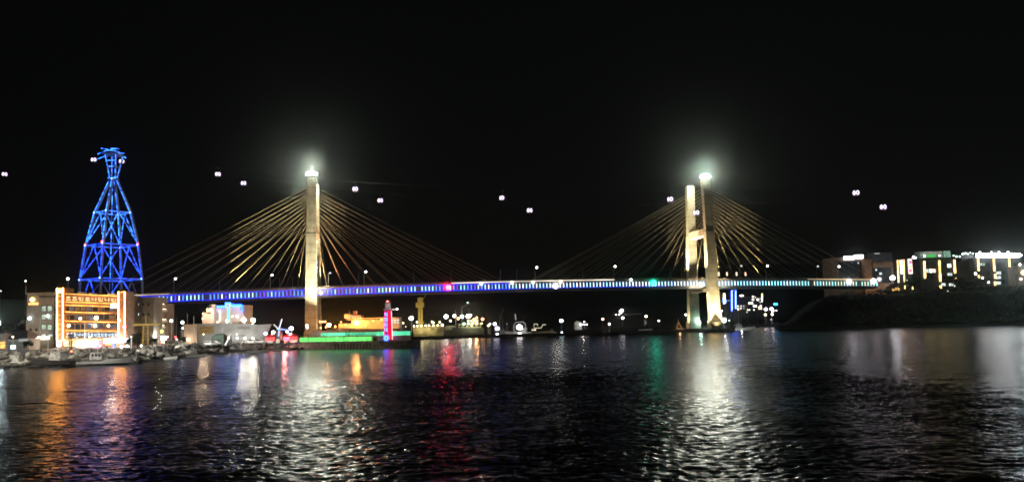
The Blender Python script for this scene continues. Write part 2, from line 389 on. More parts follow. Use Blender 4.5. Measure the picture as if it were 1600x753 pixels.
# added unseen lines tint the left fascia blue; emissive rail lines imitate headlight glow
def line_light(name, sa, sb, t, h, r, m, step=6):
    mb = MB(); n = max(2, int((sb - sa) / step)); mb.tube([B(sa + (sb - sa) * i / n, t, dz(sa + (sb - sa) * i / n) + h) for i in range(n + 1)], r, 4)
    return mb.build(name, m, bridge)
line_light("fascia_fill_line", S0 + 2, 112, -10.45, -3.15, .07, emi("fascia fill blue", (.005, .012, 1), 5))
line_light("fascia_fill_line", 112, 205, -10.45, -3.15, .05, emi("fascia fill dim blue", (.01, .03, 1), 3.5))
line_light("fascia_fill_line", S0 + 2, 112, -10.45, .15, .06, emi("fascia fill blue", (.005, .012, 1), 5))
g = hit(700, 444)[0]; h_ = hit(960, 438)[0]; k_ = hit(1262, 437)[0]; l0 = hit(265, 456)[0]
line_light("rail_glow", g + 2, h_, -10.15, 1.15, .17, emi("rail glow pale", (1, .88, .74), 1.9, .5, .05))
line_light("rail_glow", k_, S1 - 1, -10.15, 1.1, .14, emi("rail glow amber", (1, .72, .42), 1.3, .5, .05))
line_light("rail_glow", S0 + 1, l0, -10.15, 1.0, .17, emi("rail glow cream", (1, .8, .55), 1.2, .4, .05))
# lamps mounted on the fascia
def fascia_lamp(px, py, r, m, t=-10.5, nm="marker_lamp"):
    s, z = hit(px, py, t); mb = MB(); c = B(s, t, z); mb.ball(c, r, 0); mb.build(nm, m, bridge, True)
fascia_lamp(700, 449, 1.35, emi("navigation lamp red", (1, .01, .03), 75), nm="navigation_lamp")
fascia_lamp(1021, 442, 1.5, emi("navigation lamp green", (.01, .85, .5), 20), nm="navigation_lamp")
fascia_lamp(868, 447, 1.25, emi("navigation lamp white", (1, .97, .88), 22), nm="navigation_lamp")
for px, py in ((480.5, 458), (501, 457.5)): fascia_lamp(px, py, .7, E_WARM)
for px, py in ((1094, 443.5), (1120, 443)): fascia_lamp(px, py, .75, E_WARM)
for px, py in ((1327, 441), (1365, 440)): fascia_lamp(px, py - 1, 1.5, emi("deck lamp pinkish", (1, .82, .88), 9))
for px, py in ((752, 443), (800, 441.5), (833, 441), (876, 440)): fascia_lamp(px, py, .8, E_WARM)
fascia_lamp(986, 437, .6, E_COOL)
# pylons
HT = 91.5
def leg_t(z): return 12.4 + (16.6 - 12.4) * (HT - z) / HT
def pylon(s0, baseZ):
    py = bpy.data.objects.new("pylon", None); COL.objects.link(py); py.parent = bridge; py.empty_display_size = 2
    def sect(z, sgn, hs, ht): t = sgn * leg_t(z); return [B(s0 - hs, t - ht, z), B(s0 + hs, t - ht, z), B(s0 + hs, t + ht, z), B(s0 - hs, t + ht, z)]
    for sgn in (-1, 1):
        mb = MB()
        zs = [(baseZ, 3.5, 2.5), (6.5, 3.5, 2.5)]
        mb.frust(sect(baseZ, sgn, 3.7, 2.7), sect(6.5, sgn, 3.7, 2.7))
        mb.frust(sect(6.5, sgn, 3.2, 2.3), sect(60, sgn, 2.75, 1.95)); mb.frust(sect(60, sgn, 2.5, 1.75), sect(HT, sgn, 2.4, 1.7))
        mb.frust(sect(HT, sgn, 1.9, 1.3), sect(HT + .5, sgn, 1.9, 1.3))
        mb.build("leg", CONC_P, py)
    mb = MB(); zc = 60
    for z0, z1 in ((zc - 2.4, zc + 2.0),):
        a = leg_t(z0) - 1.7
        mb.frust([B(s0 - 2.2, -a, z0), B(s0 + 2.2, -a, z0), B(s0 + 2.2, a, z0), B(s0 - 2.2, a, z0)], [B(s0 - 2.2, -a, z1), B(s0 + 2.2, -a, z1), B(s0 + 2.2, a, z1), B(s0 - 2.2, a, z1)])
    mb.build("crossbeam", CONC, py)
    mb = MB(); a = leg_t(20) - 2.2; z1 = dz(s0) - 4.35
    mb.frust([B(s0 - 2.2, -a, z1 - 2), B(s0 + 2.2, -a, z1 - 2), B(s0 + 2.2, a, z1 - 2), B(s0 - 2.2, a, z1 - 2)], [B(s0 - 2.2, -a, z1), B(s0 + 2.2, -a, z1), B(s0 + 2.2, a, z1), B(s0 - 2.2, a, z1)])
    mb.build("crossbeam", CONC, py)
    return py
ptop = emi("pylon crown lamp", (.95, 1, .84), 20)
for s0, bz in ((0, GZ - 1), (SPAN, 1.5)):
    py = pylon(s0, bz)
    t = -leg_t(HT); mb = MB()      # ring of floodlights round the head of the near leg
    for k in range(14):
        a = 2 * math.pi * k / 14; c = B(s0 + 2.3 * math.cos(a), t + 1.9 * math.sin(a), HT + 2.0)
        mb.ball(c, .85, 0, .95, 6)
        if k % 2: mb.ball(B(s0 + 1.3 * math.cos(a), t + 1.0 * math.sin(a), HT + 2.7), .6, 0, .9, 6)
    mb.build("crown_lamp", ptop, py, True)
    point("crown_light", B(s0, t, HT + 3.7), 170000, (.95, 1, .84), 1.2, py)
    mb = MB()
    for k in range(14):
        a = 2 * math.pi * k / 14; mb.tube([B(s0 + 2.2 * math.cos(a), t + 1.6 * math.sin(a), HT - .3), B(s0 + 3.1 * math.cos(a), t + 2.5 * math.sin(a), HT + .5)], .12, 4)
    mb.frust([B(s0 + 3.6 * math.cos(a), t + 3.0 * math.sin(a), HT + .75) for a in [k * math.pi / 8 for k in range(16)]], [B(s0 + 3.6 * math.cos(a), t + 3.0 * math.sin(a), HT + .95) for a in [k * math.pi / 8 for k in range(16)]])
    mb.build("lamp_shade_plate", STEEL_D, py)  # dark plate added to block crown light from the concrete and cables below
# pile cap of the right pylon
mb = MB(); mb.frust([B(SPAN - 9, -23, -2), B(SPAN + 9, -23, -2), B(SPAN + 9, 23, -2), B(SPAN - 9, 23, -2)], [B(SPAN - 9, -23, 1.2), B(SPAN + 9, -23, 1.2), B(SPAN + 9, 23, 1.2), B(SPAN - 9, 23, 1.2)])
mb.frust([B(SPAN - 8, -22, 1.2), B(SPAN + 8, -22, 1.2), B(SPAN + 8, 22, 1.2), B(SPAN - 8, 22, 1.2)], [B(SPAN - 8, -22, 2.2), B(SPAN + 8, -22, 2.2), B(SPAN + 8, 22, 2.2), B(SPAN - 8, 22, 2.2)])
mb.build("pile_cap", CONC_D, bridge)
# stay cables, two planes
CAB = mat("stay cable sheath", (.34, .28, .17), .5, var=.05)
for s0 in (0, SPAN):
    for d in (-1, 1):
        sp = 9.35 if (s0 == 0 and d == 1) or (s0 > 0 and d == -1) else 9.6
        for i in range(12):
            for pl in (-1, 1):
                za = 64.5 + i * 1.95; s = s0 + d * (8 + sp * i * (1.0 if s0 == 0 and d == -1 else .98))
                p0 = B(s, pl * 9.6, dz(s) + .6); p1 = B(s0 + d * 2.4, pl * leg_t(za), za)
                m_ = p0.lerp(p1, .5) - Vector((0, 0, .004 * (p1 - p0).length))
                MB().tube([p0, m_, p1], .085, 5).build("stay_cable", CAB, bridge)
# pylon floodlights on brackets: (s, t, z) -> target
def flood(s, t, z, ts, tt, tz, watts, col, ang, lab):
    p = B(s, t, z); q = B(ts, tt, tz); f = thing("floodlight", lab, "floodlight", p, group="floodlights aimed at the bridge towers")
    d = (q - p).normalized(); mb = MB(); mb.box(-.5, .5, -.35, .35, -.45, -.1); mb.tube([(0, 0, -.5), (0, 0, .1)], .08, 5); mb.build("housing", STEEL_D, f)
    mb = MB(); mb.tube([d * .1, d * .35], .3, 8, r2=.42); mb.build("reflector", STEEL, f)
    spot("floodlight_beam", p + d * .7, q, watts, col, ang, .7, .35, f)
WM = (1, .85, .5)
side = ("left", "right")
for i, s0 in enumerate((0, SPAN)):
    nm = "left bridge tower" if i == 0 else "right bridge tower"
    z0 = dz(s0) + .8
    for d in (-1, 1):
        for pl, pn in ((-1, "near"), (1, "far")):
            tt = pl * 13.5
            flood(s0 + d * 9, tt * .98, z0 + .6, s0 + d * 1.5, tt, 58, 200000, WM if not (i == 0 and d == 1) else (1, .74, .45), 62, f"deck level floodlight {'left' if d < 0 else 'right'} of the {pn} leg of the {nm}")
    for pl, pn, w in ((-1, "near", 1), (1, "far", 1)):
        tt = pl * 16
        zb = 3.6 if i == 0 else 2.8
        for d in (-1, 1):
            flood(s0 + d * 7.4, tt - pl * 1, zb, s0 + d * 1, tt, 18, 14000 if d < 0 else 9000, (1, .84, .5), 75, f"ground floodlight washing the {'left' if d < 0 else 'right'} foot of the {pn} leg of the {nm}")
# long-throw lights on outriggers facing the seaward faces
flood(14, -40, 4.2, 0, -15, 44, 430000, (1, .92, .64), 46, "strong floodlight on the quay in front of the left bridge tower")
flood(SPAN - 13, -11.8, dz(SPAN) - 3.4, SPAN, -15, 14, 30000, (1, .78, .42), 60, "floodlight hung under the deck left of the right bridge tower")
flood(SPAN + 6, -21.6, 2.8, SPAN, -15.6, 40, 130000, (1, .8, .48), 70, "floodlight at the seaward corner of the right tower footing")
flood(SPAN - 6, -21.6, 2.8, SPAN - 1, -15.6, 52, 190000, (1, .8, .48), 70, "floodlight at the other seaward corner of the right tower footing")
flood(SPAN - 24, -9.9, dz(SPAN) + 1.6, SPAN, 13, 60, 260000, (1, .86, .58), 50, "deck edge floodlight throwing light on the far leg of the right tower")
flood(SPAN, -22.2, 2.6, SPAN, -16.4, 14, 2000, (1, .8, .46), 110, "added low fill light in the middle of the seaward edge of the right tower footing")  # added to fill the dark wedge between the two corner beams
# reddish wash on the cables right of the left tower
flood(20, -13, dz(20) - 1, 3, -12, 72, 260000, (1, .28, .16), 46, "small red wash light on the deck right of the left tower")
flood(SPAN - 20, -13, dz(SPAN) - 1, SPAN - 3, -12, 66, 50000, (1, .25, .12), 44, "small red wash light on the deck left of the right tower")
flood(-45, -15, dz(-45) - 1, -20, -11, 66, 520000, (1, .84, .46), 60, "small pale wash light under the cables left of the left tower")
flood(SPAN + 36, -14, dz(SPAN + 36) - 1, SPAN + 14, -11, 66, 200000, (1, .84, .5), 60, "small pale wash light under the cables right of the right tower")
# street lamps along the deck
def street_lamp_proto(lit):
    root = thing("street_lamp", "", "street lamp")
    mb = MB(); mb.lathe((0, 0, 0), [(.22, 0), (.22, .6), (.13, .7), (.08, 8.8)], 8)
    mb.build("pole", STEEL, root)
    MB().tube([(0, 0, 8.7), (.25, 0, 9.2), (.8, -.2, 9.4)], .06, 5).build("arm", STEEL, root)
    mb = MB(); mb.ball((1.0, -.25, 9.4), .33, 0, .45); mb.build("lamp_housing", STEEL_D, root, True)
    if lit: MB().ball((1.0, -.28, 9.25), .62, 0, .9).build("lamp_globe", E_WHITE if lit == 1 else emi("street lamp dim globe", (.9, .95, 1), 1.0), root, True)
    return root
protos = {}
lampsx = [(270, 1, "nearest the blue lattice tower"), (343, 0, "second along the left span, over the blue outlined hall"), (421, 1, "left of the left tower above the windmill"),
          (437, 0, "just left of the tall left tower"), (457, 0, "closest on the left to the left bridge tower"), (512, 2, "short of the left tower's right side"), (560, 0, "a third of the way to the lighthouse"), (568, 1, "above the orange lit ship"),
          (646, 0, "above the yellow crane ship, unlit"), (705, 0, "beside the red navigation lamp"), (782, 0, "left of the middle of the main span"), (808, 0, "unlit in the middle of the main span"), (836, 1, "left of the white lamp under the deck"),
          (911, 0, "unlit, right of the white lamp under the deck"), (959, 1, "left of the green navigation lamp"), (1048, 0, "left of the right bridge tower"), (1066, 0, "touching the left leg of the right tower"),
          (1157, 2, "above the blue outlined tower block"), (1198, 1, "on the right span over the hillside town"), (1277, 2, "above the start of the dark headland"), (1310, 1, "in front of the brown apartment block")]
for px, lit, where in lampsx:
    s = hit(px + 1, 443)[0]; loc = B(s, -9.2 if lit else 9.2, dz(s) + .5)
    if not lit: s = hit(px, 450, 9.2)[0]; loc = B(s, 9.2, dz(s) + .5)
    if lit not in protos: protos[lit] = o = street_lamp_proto(lit)
    else: o = copy_tree(protos[lit])
    o.location = loc; o.scale = (1, 1, .92)
    o["label"] = ("lit" if lit == 1 else "dimly lit" if lit == 2 else "unlit") + " street lamp on the bridge, " + where; o["group"] = "street lamps on the bridge deck"
# pairs of small orange globes right of the right tower
p0 = None
for px, py, w in ((1123, 429, "first"), (1136, 430, "second"), (1151, 429, "third"), (1165, 429, "fourth")):
    s, z = hit(px, py, -9.4)
    if p0 is None:
        p0 = thing("globe_lamp", "", "lamp"); MB().tube([(0, 0, 0), (0, 0, 3.6)], .09, 5).build("pole", STEEL, p0)
        for zz in (3.1, 4.2): MB().ball((0, 0, zz), .5).build("lamp_globe", emi("globe orange", (1, .62, .42), 2.6), p0, True)
        q = p0
    else: q = copy_tree(p0)
    q.location = B(s, -9.4, dz(s) + .5); q["label"] = f"{w} orange globe lamp on the deck counting right from the right bridge tower"; q["group"] = "orange globe lamps beside the right tower"

# ------------------------------------------------------------------ CABLE CAR
ct = thing("cable_car_tower", "tall blue lit steel lattice tower of the cable car behind the orange outlined hotel", "tower", (at(173, 470, 500).x, 500, GZ))
TS = mat("tower steel", (.35, .38, .45), .45, .2, var=.1, scale=.6)
LB = emi("tower led blue", (.015, .06, 1), 5.5, .95, .45); LB2 = emi("tower led sky blue", (.03, .17, 1), 5, .95, .45)
def TZ(py): return at(173, py, 500).z - GZ
lev = [(TZ(468) - 5, 19.0), (TZ(437), 18.2), (TZ(384), 15.4), (TZ(333), 10.6), (TZ(281), 2.0)]
lev[0] = (0, 19.4)
CT_ROT = R(8)
def tp(i, k, f=0.0):
    z, r = lev[i]; a = CT_ROT + math.pi / 2 * k; return Vector((r * math.cos(a), r * math.sin(a), z))
def member(nm, a, b, r, led, lit=True):
    a = Vector(a); b = Vector(b); o = MB().tube([a, b], r, 7).build(nm, TS, ct, True)
    if lit:
        out = Vector((0, -1, .15)).normalized() * (r + .1)
        m = MB(); ns = max(1, int((b - a).length / 7))
        for k_ in range(ns): m.tube([a.lerp(b, (k_ + .08) / ns) + out, a.lerp(b, (k_ + .92) / ns) + out], .15, 5)
        l = m.build("light_strip", led, o)
for k in range(4):
    for i in range(4):
        led = LB if i < 2 else LB2
        member("leg", tp(i, k), tp(i + 1, k), (.85, .85, .95, 1.0)[i], led, i > 0)
        if i < 3:
            nk = (k + 1) % 4
            A = tp(i + 1, k); C = tp(i + 1, nk); mid = (A + C) / 2
            member("beam", A, C, .55, led)
            member("brace", mid, tp(i, k).lerp(tp(i + 1, k), .06 if i else .45), .32, led, i > 0 or k in (2, 3)); member("brace", mid, tp(i, nk).lerp(tp(i + 1, nk), .06 if i else .45), .32, led, i > 0 or k in (2, 3))
for x in (-.9, .9):      # ladder shaft in the middle
    member("ladder_rail", (x, 0, 0), (x, 0, lev[4][0]), .16, LB, False)
mb = MB()
for z in np.arange(2, lev[4][0], 2.2): mb.tube([(-.9, 0, z), (.9, 0, z)], .09, 4)
for z in np.arange(lev[1][0], lev[4][0], 7.5): mb.box(-1.3, 1.3, -1, 1, z, z + .25)
mb.build("ladder", TS, ct)
member("ladder_rail", (0, -1.0, lev[1][0]), (0, -1, lev[4][0] - 2), .12, LB2)
zt = TZ(243)
for sx in (-1, 1):
    for sy in (-1, 1):
        member("neck", (sx * 1.6, sy * 1.0, lev[4][0]), (sx * 3.4, sy * 4.5, zt), .5, LB2)
    member("neck_bar", (sx * 2.4, -2.6, (lev[4][0] + zt) / 2), (sx * 2.4, 2.6, (lev[4][0] + zt) / 2), .3, LB2)
member("neck_bar", (-2.2, -2.4, lev[4][0] + 8), (2.2, -2.4, lev[4][0] + 8), .3, LB2); member("neck_bar", (-2.9, -3.6, zt - 4), (2.9, -3.6, zt - 4), .3, LB2)
mb = MB(); mb.box(-2.4, 2.4, -2, 2, lev[4][0] - 1.2, lev[4][0] + 1.2); o = mb.build("platform", TS, ct)
MB().tube([(-2.5, -2.2, lev[4][0] + .8), (2.5, -2.2, lev[4][0] + .8)], .2, 5).build("light_strip", LB2, o)
mb = MB(); mb.box(-4.2, 4.2, -6.5, 6.5, zt, zt + .6); mb.build("crosshead", TS, ct)
# sheave trains where each rope passes
RT = []
for t_, dy, px, py, hw in (("near", -6.0, 171, 237, 7.5), ("far", 7.0, 175, 244, 9.5)):
    w = at(px, py, 500 + dy); lx, lz = w.x - ct.location.x, w.z - GZ; RT.append(w + Vector((0, 0, .9)))
    pts = [(lx + hw * u, dy - .9 * u, lz - 2.2 * u * u + (.7 if t_ == "near" else .4)) for u in (-1, -.6, -.2, .2, .6, 1)]
    o = MB().tube(pts, .38, 6).build("sheave_beam", TS, ct, True)
    m = MB(); m.tube([Vector(p) + Vector((0, -.5, .1)) for p in pts], .2, 5); m.build("light_strip", LB2, o)
    MB().tube([(lx + (-hw * .7), dy, lz + 2.2), (lx - hw * .1, dy, lz + 1.2)], .2, 5).build("catwalk_rail", LB2, ct); MB().tube([(lx + (hw * .8), dy, lz + 1.6), (lx + hw * .1, dy, lz + 1.9)], .2, 5).build("catwalk_rail", LB2, ct)
    m = MB()
    for u in np.linspace(-.95, .95, 9): m.lathe((lx + hw * u, dy - .9 * u, lz - 2.2 * u * u + .3), [(.3, -.1), (.35, 0), (.3, .1)], 8)
    m.build("sheave", STEEL_D, ct)
MB().tube([(-4, 0, zt), (-4, 0, zt + 4.5)], .12, 4).build("mast", STEEL, ct)
for p in (tp(2, 2), tp(2, 3) + Vector((0, -1, 0)), tp(2, 0)): MB().ball(p + Vector((0, -.6, 1.0)), .55).build("warning_lamp", E_RED, ct, True)
for i in range(1, 5):
    for k in range(4): MB().ball(tp(i, k) + Vector((0, -1.2, .2)), .42).build("joint_hot_spot", emi("hot spot ice blue", (.3, .5, 1), 5), ct, True)  # glowing balls added as bright spots along the tower members
for k in range(4):
    p = tp(0, k) * .55 + ct.location + Vector((0, 0, 14)); spot("tower_wash", p, ct.location + Vector((0, 0, 95)), 32000, (.02, .14, 1), 60, .6, .4, ct)

GA = [(7, 273, 520), (147, 250.5, 497), (340.5, 273, 478), (555.5, 296, 457), (786, 310, 436), (1048.5, 312, 416), (1338, 302, 397)]
GB = [(190.5, 253, 507), (381, 287, 492), (594, 314, 470), (827, 329.5, 449), (1089, 333, 428), (1380, 324, 408)]
gp = None
where = {7: "at the left edge of the sky", 147: "just left of the top of the blue tower", 340: "left of the pair between the blue tower and bridge", 555: "just right of the left bridge tower, the higher of two",
         786: "upper one of the pair over the middle of the bridge", 1048: "left of the top of the right bridge tower", 1338: "upper of the pair over the bridge's right end",
         190: "just right of the top of the blue tower", 381: "right of the pair between the blue tower and bridge", 594: "lower one of the pair right of the left bridge tower", 827: "lower one of the pair over the middle of the bridge",
         1089: "between the two legs of the right bridge tower", 1380: "lower of the pair over the bridge's right end"}
def gondola():
    g = thing("gondola", "", "cable car")
    prof = [(.9, -1.35), (1.5, -1.2), (1.72, -.6), (1.75, .2), (1.6, .9), (1.15, 1.35), (.5, 1.5)]
    MB().lathe((0, 0, 0), prof, 14).build("cabin", mat("cabin shell", (.10, .09, .12), .3), g, True)
    EG = emi("gondola light", (.85, .68, 1), 2.4)
    for cx in (-.82, .78):
        m = MB()
        n = 14; ring = []
        for rr in (1.0, .5):
            for k in range(n):
                a = 2 * math.pi * k / n; x = cx + .72 * rr * math.cos(a); z = .05 + 1.12 * rr * math.sin(a)
                y = -math.sqrt(max(.05, 1.86 ** 2 - min(x * x, 3.0))) - .06; ring.append((x, y, z))
        m.add(ring, [(k, (k + 1) % n, n + (k + 1) % n, n + k) for k in range(n)])
        ring2 = [(x, y + .09, z) for x, y, z in ring]; m.add(ring2, [(n + k, n + (k + 1) % n, (k + 1) % n, k) for k in range(n)])
        fr = m.build("window_light", EG, g)
        m = MB(); m.add(ring[n:], [tuple(range(n))]); m.build("window", emi("gondola cabin dim", (.3, .2, .5), .12) if cx > 0 else emi("gondola cabin lit", (1, .85, .95), 1.1), g)
    MB().lathe((0, 0, 1.45), [(1.2, 0), (1.0, .18), (.3, .3)], 12).build("roof", STEEL_D, g, True)
    MB().tube([(0, 0, 1.6), (0, .15, 2.4), (0, .1, 3.9), (0, 0, 4.2)], .09, 5).build("hanger", STEEL_D, g)
    m = MB(); m.box(-.5, .5, -.12, .12, 4.1, 4.35); m.build("grip", STEEL_D, g)
    return g
for L_ in (GA, GB):
    for px, py, d in L_:
        if gp is None: gp = gondola(); q = gp
        else: q = copy_tree(gp)
        q.location = at(px, py, d); q.rotation_euler = (0, 0, R(rnd.uniform(-25, 25) + (12 if px < 600 else -10)))
        q["label"] = "lilac lit cable car cabin " + where[int(px)]; q["group"] = "cable car cabins in the night sky"
for L_, tw, nm, lab in ((GA, RT[0], "near", "thin dark cable car rope nearer to the camera, carrying the higher cabins"), (GB, RT[1], "far", "thin dark cable car rope farther from the camera, carrying the lower cabins")):
    pts = [at(px, py, d) + Vector((0, 0, 4.22)) for px, py, d in L_]
    pts.append(tw); pts.sort(key=lambda p: p.x)
    a, b = pts[-2], pts[-1]; pts.append(b + (b - a) * .9 + Vector((0, 0, 6))); a, b = pts[0], pts[1]; pts.insert(0, a + (a - b) * .6)
    tag(MB().tube(pts, .035, 4).build("cable_car_rope", STEEL_D), lab, "cable")
# ------------------------------------------------------------------ generic builders
class Fac:
    """a building whose street front stands at depth d; photo pixels are turned into metres on that front"""
    def __init__(s, name, label, cat, pxc, d, bz, group=None):
        s.d = d; s.o = Vector((at(pxc, 500, d).x, d, bz)); s.root = thing(name, label, cat, s.o, group=group)
    def q(s, px, py): p = at(px, py, s.d); return p.x - s.o.x, p.z - s.o.z
    def box(s, nm, px0, py0, px1, py1, y0, y1, m, par=None, bevel=0, ground=False, label=None):
        x0, z1 = s.q(px0, (py0 + py1) / 2)[0], s.q((px0 + px1) / 2, py0)[1]; x1, z0 = s.q(px1, (py0 + py1) / 2)[0], s.q((px0 + px1) / 2, py1)[1]
        if ground: z0 = -.3
        mb = MB(); mb.box(x0, x1, y0, y1, z0, z1); return mb.build(nm, m, par or s.root, bevel=bevel, label=label)
    def line(s, nm, pts, r, m, y=-.25, par=None, n=6):
        P = []
        for px, py in pts: x, z = s.q(px, py); P.append((x, y, z))
        return MB().tube(P, r, n).build(nm, m, par or s.root)
    def ball(s, nm, px, py, r, m, y=-.6, par=None, sz=1):
        x, z = s.q(px, py); return MB().ball((x, y, z), r * (.72 if 'lamp' in nm or 'light' in nm else 1), 0, sz).build(nm, m, par or s.root, True)
def windows(f, pxs, pys, w, h, lit, frame=STEEL_D, y=-.08):
    """window openings: frame with a pane inside, per (px, py) centre; lit(i, j) -> material or None"""
    for j, py in enumerate(pys):
        for i, px in enumerate(pxs):
            m = lit(i, j)
            if m is None: continue
            fr = f.box("window", px - w / 2, py - h / 2, px + w / 2, py + h / 2, y, .1, frame)
            f.box("pane", px - w / 2 + w * .1, py - h / 2 + h * .1, px + w / 2 - w * .1, py + h / 2 - h * .1, y - .04, y + .03, m, fr)
def glyph_run(f, nm, px0, px1, py, slope, n, h, m, r=.12, y=-.35, seed=1, par=None):
    g = random.Random(seed); mb = MB()
    for i in range(n):
        cx = px0 + (px1 - px0) * (i + .5) / n; cw = (px1 - px0) / n * .72; cyy = py + slope * (cx - px0)
        def P(u, v): x, z = f.q(cx + cw * u, cyy + h * v); return (x, y, z)
        k = g.choice([0, 1, 2, 3])
        S_ = [[(-.5, -.4), (-.1, -.4), (-.1, .05), (-.5, .05), (-.5, -.4)], [(.3, -.5), (.3, .1)], [(-.4, .4), (.4, .4)]] if k == 0 else \
             [[(-.5, -.45), (-.5, .05), (0, .05)], [(.3, -.5), (.3, .5)], [(.3, -.1), (.5, -.1)]] if k == 1 else \
             [[(-.45, -.5), (.35, -.5)], [(-.05, -.35), (-.4, .1)], [(-.05, -.35), (.3, .1)], [(-.5, .4), (.5, .4)]] if k == 2 else \
             [[(-.4, -.45), (.3, -.45), (.3, .0), (-.4, .0), (-.4, -.45)], [(0, .0), (0, .4)], [(-.5, .4), (.5, .4)]]
        for st in S_: mb.tube([P(*p) for p in st], r, 4)
    return mb.build(nm, m, par or f.root)

def lamp(px, py, d, r, m, label, gz=None, name="lamp_post", cat="lamp post", group=None, flat=.85, pole=True, arm=0):
    r *= .68 * rnd.uniform(.75, 1.15); p = at(px, py, d); gz = GZ if gz is None else gz; h = max(.8, p.z - gz)
    root = thing(name, label, cat, (p.x, p.y, gz), group=group)
    if pole:
        MB().tube([(0, r * .8, 0), (0, r * .8, h + .2)], .13, 6, r2=.08).build("pole", STEEL, root)
        MB().tube([(0, r * .8, h + .1), (0, 0, h + r * .5)], .07, 5).build("arm", STEEL, root)
    MB().ball((0, 0, h), r, 0, flat).build("lamp_globe", m, root, True)
    return root
def person_mesh():
    me = bpy.data.meshes.new("person"); bm = bmesh.new()
    J = dict(p=(0, 0, .95), c=(0, 0, 1.25), n=(0, 0, 1.48), h=(0, -.01, 1.56), t=(0, -.01, 1.70), ls=(.18, 0, 1.42), le=(.25, .02, 1.14), lh=(.24, -.08, .88), rs=(-.18, 0, 1.42), re=(-.25, .02, 1.14), rh=(-.23, -.07, .88),
             lk=(.11, -.03, .5), lf=(.12, 0, .07), lt=(.13, -.16, .04), rk=(-.11, .02, .5), rf=(-.13, .04, .07), rt=(-.14, -.12, .04), lp=(.1, 0, .88), rp=(-.1, 0, .88))
    Rr = dict(p=.15, c=.15, n=.06, h=.085, t=.085, ls=.075, le=.05, lh=.04, rs=.075, re=.05, rh=.04, lk=.065, lf=.045, lt=.04, rk=.065, rf=.045, rt=.04, lp=.1, rp=.1)
    E = "pc cn nh ht cls lsle lelh crs rsre rerh plp lplk lklf lflt prp rprk rkrf rfrt"
    E = [("p", "c"), ("c", "n"), ("n", "h"), ("h", "t"), ("c", "ls"), ("ls", "le"), ("le", "lh"), ("c", "rs"), ("rs", "re"), ("re", "rh"), ("p", "lp"), ("lp", "lk"), ("lk", "lf"), ("lf", "lt"), ("p", "rp"), ("rp", "rk"), ("rk", "rf"), ("rf", "rt")]
    sk = bm.verts.layers.skin.verify(); V = {}
    for k, c in J.items(): v = bm.verts.new(c); v[sk].radius = (Rr[k], Rr[k] * .85); v[sk].use_root = (k == "p"); V[k] = v
    for a, b in E: bm.edges.new((V[a], V[b]))
    bm.to_mesh(me); bm.free(); return me
PERS = person_mesh()
def cloth_mat(i, top, leg):
    m = bpy.data.materials.new("clothing"); m.use_nodes = True; nt = m.node_tree; b = nt.nodes["Principled BSDF"]; b.inputs["Roughness"].default_value = .85
    tc = nt.nodes.new("ShaderNodeTexCoord"); sp = nt.nodes.new("ShaderNodeSeparateXYZ"); cr = nt.nodes.new("ShaderNodeValToRGB"); mr = nt.nodes.new("ShaderNodeMapRange"); mr.inputs[2].default_value = 1.8
    nt.links.new(tc.outputs["Object"], sp.inputs[0]); nt.links.new(sp.outputs[2], mr.inputs[0]); nt.links.new(mr.outputs[0], cr.inputs[0]); cr.color_ramp.interpolation = 'CONSTANT'
    el = cr.color_ramp.elements; el[0].position = 0; el[0].color = (.02, .02, .02, 1); el[1].position = .05; el[1].color = (*leg, 1)
    x = el.new(.53); x.color = (*top, 1); x = el.new(.83); x.color = (.45, .29, .2, 1)
    nt.links.new(cr.outputs[0], b.inputs["Base Color"]); return m
CL = [cloth_mat(0, (.03, .03, .035), (.02, .02, .03)), cloth_mat(1, (.10, .10, .11), (.03, .03, .04)), cloth_mat(2, (.14, .05, .04), (.02, .02, .02))]
HAIR = mat("dark hair", (.02, .015, .012), .8)
def person(loc, rz, i, label, group):
    o = bpy.data.objects.new("person", PERS.copy()); o.data.materials.append(CL[i]); COL.objects.link(o); o.location = loc; o.rotation_euler = (0, 0, rz)
    s = o.modifiers.new("skin", 'SKIN'); s.use_smooth_shade = True; u = o.modifiers.new("sub", 'SUBSURF'); u.levels = 1; u.render_levels = 1
    tag(o, label, "person", group); MB().ball((0, .012, 1.69), .098, 0, .95, 8).build("hair", HAIR, o, True)
    return o
def leaf_mesh(name, r, h, n, seed, size=.45):
    g = random.Random(seed); mb = MB(); cl = [(g.uniform(-.6, .6) * r, g.uniform(-.6, .6) * r, h * g.uniform(.15, .85), r * g.uniform(.35, .6)) for _ in range(9)]
    for _ in range(n):
        cx, cy_, cz, cr_ = g.choice(cl); a = Vector((g.gauss(0, 1), g.gauss(0, 1), g.gauss(0, 1))).normalized() * cr_ * g.uniform(.6, 1.05)
        p = Vector((cx, cy_, cz)) + Vector((a.x, a.y, a.z * .8)); u = Vector((g.gauss(0, 1), g.gauss(0, 1), g.gauss(0, 1))).normalized(); w = u.cross(Vector((g.gauss(0, 1), g.gauss(0, 1), 1))).normalized(); s_ = size * g.uniform(.5, 1)
        mb.add([p - u * s_, p + w * s_ * .5, p + u * s_, p - w * s_ * .5], [(0, 1, 2, 3)])
    me = mb.build(name, LEAF); d = me.data; bpy.data.objects.remove(me); return d
CROWN = [leaf_mesh("crown", 2.6, 4.4, 900, k) for k in range(3)]
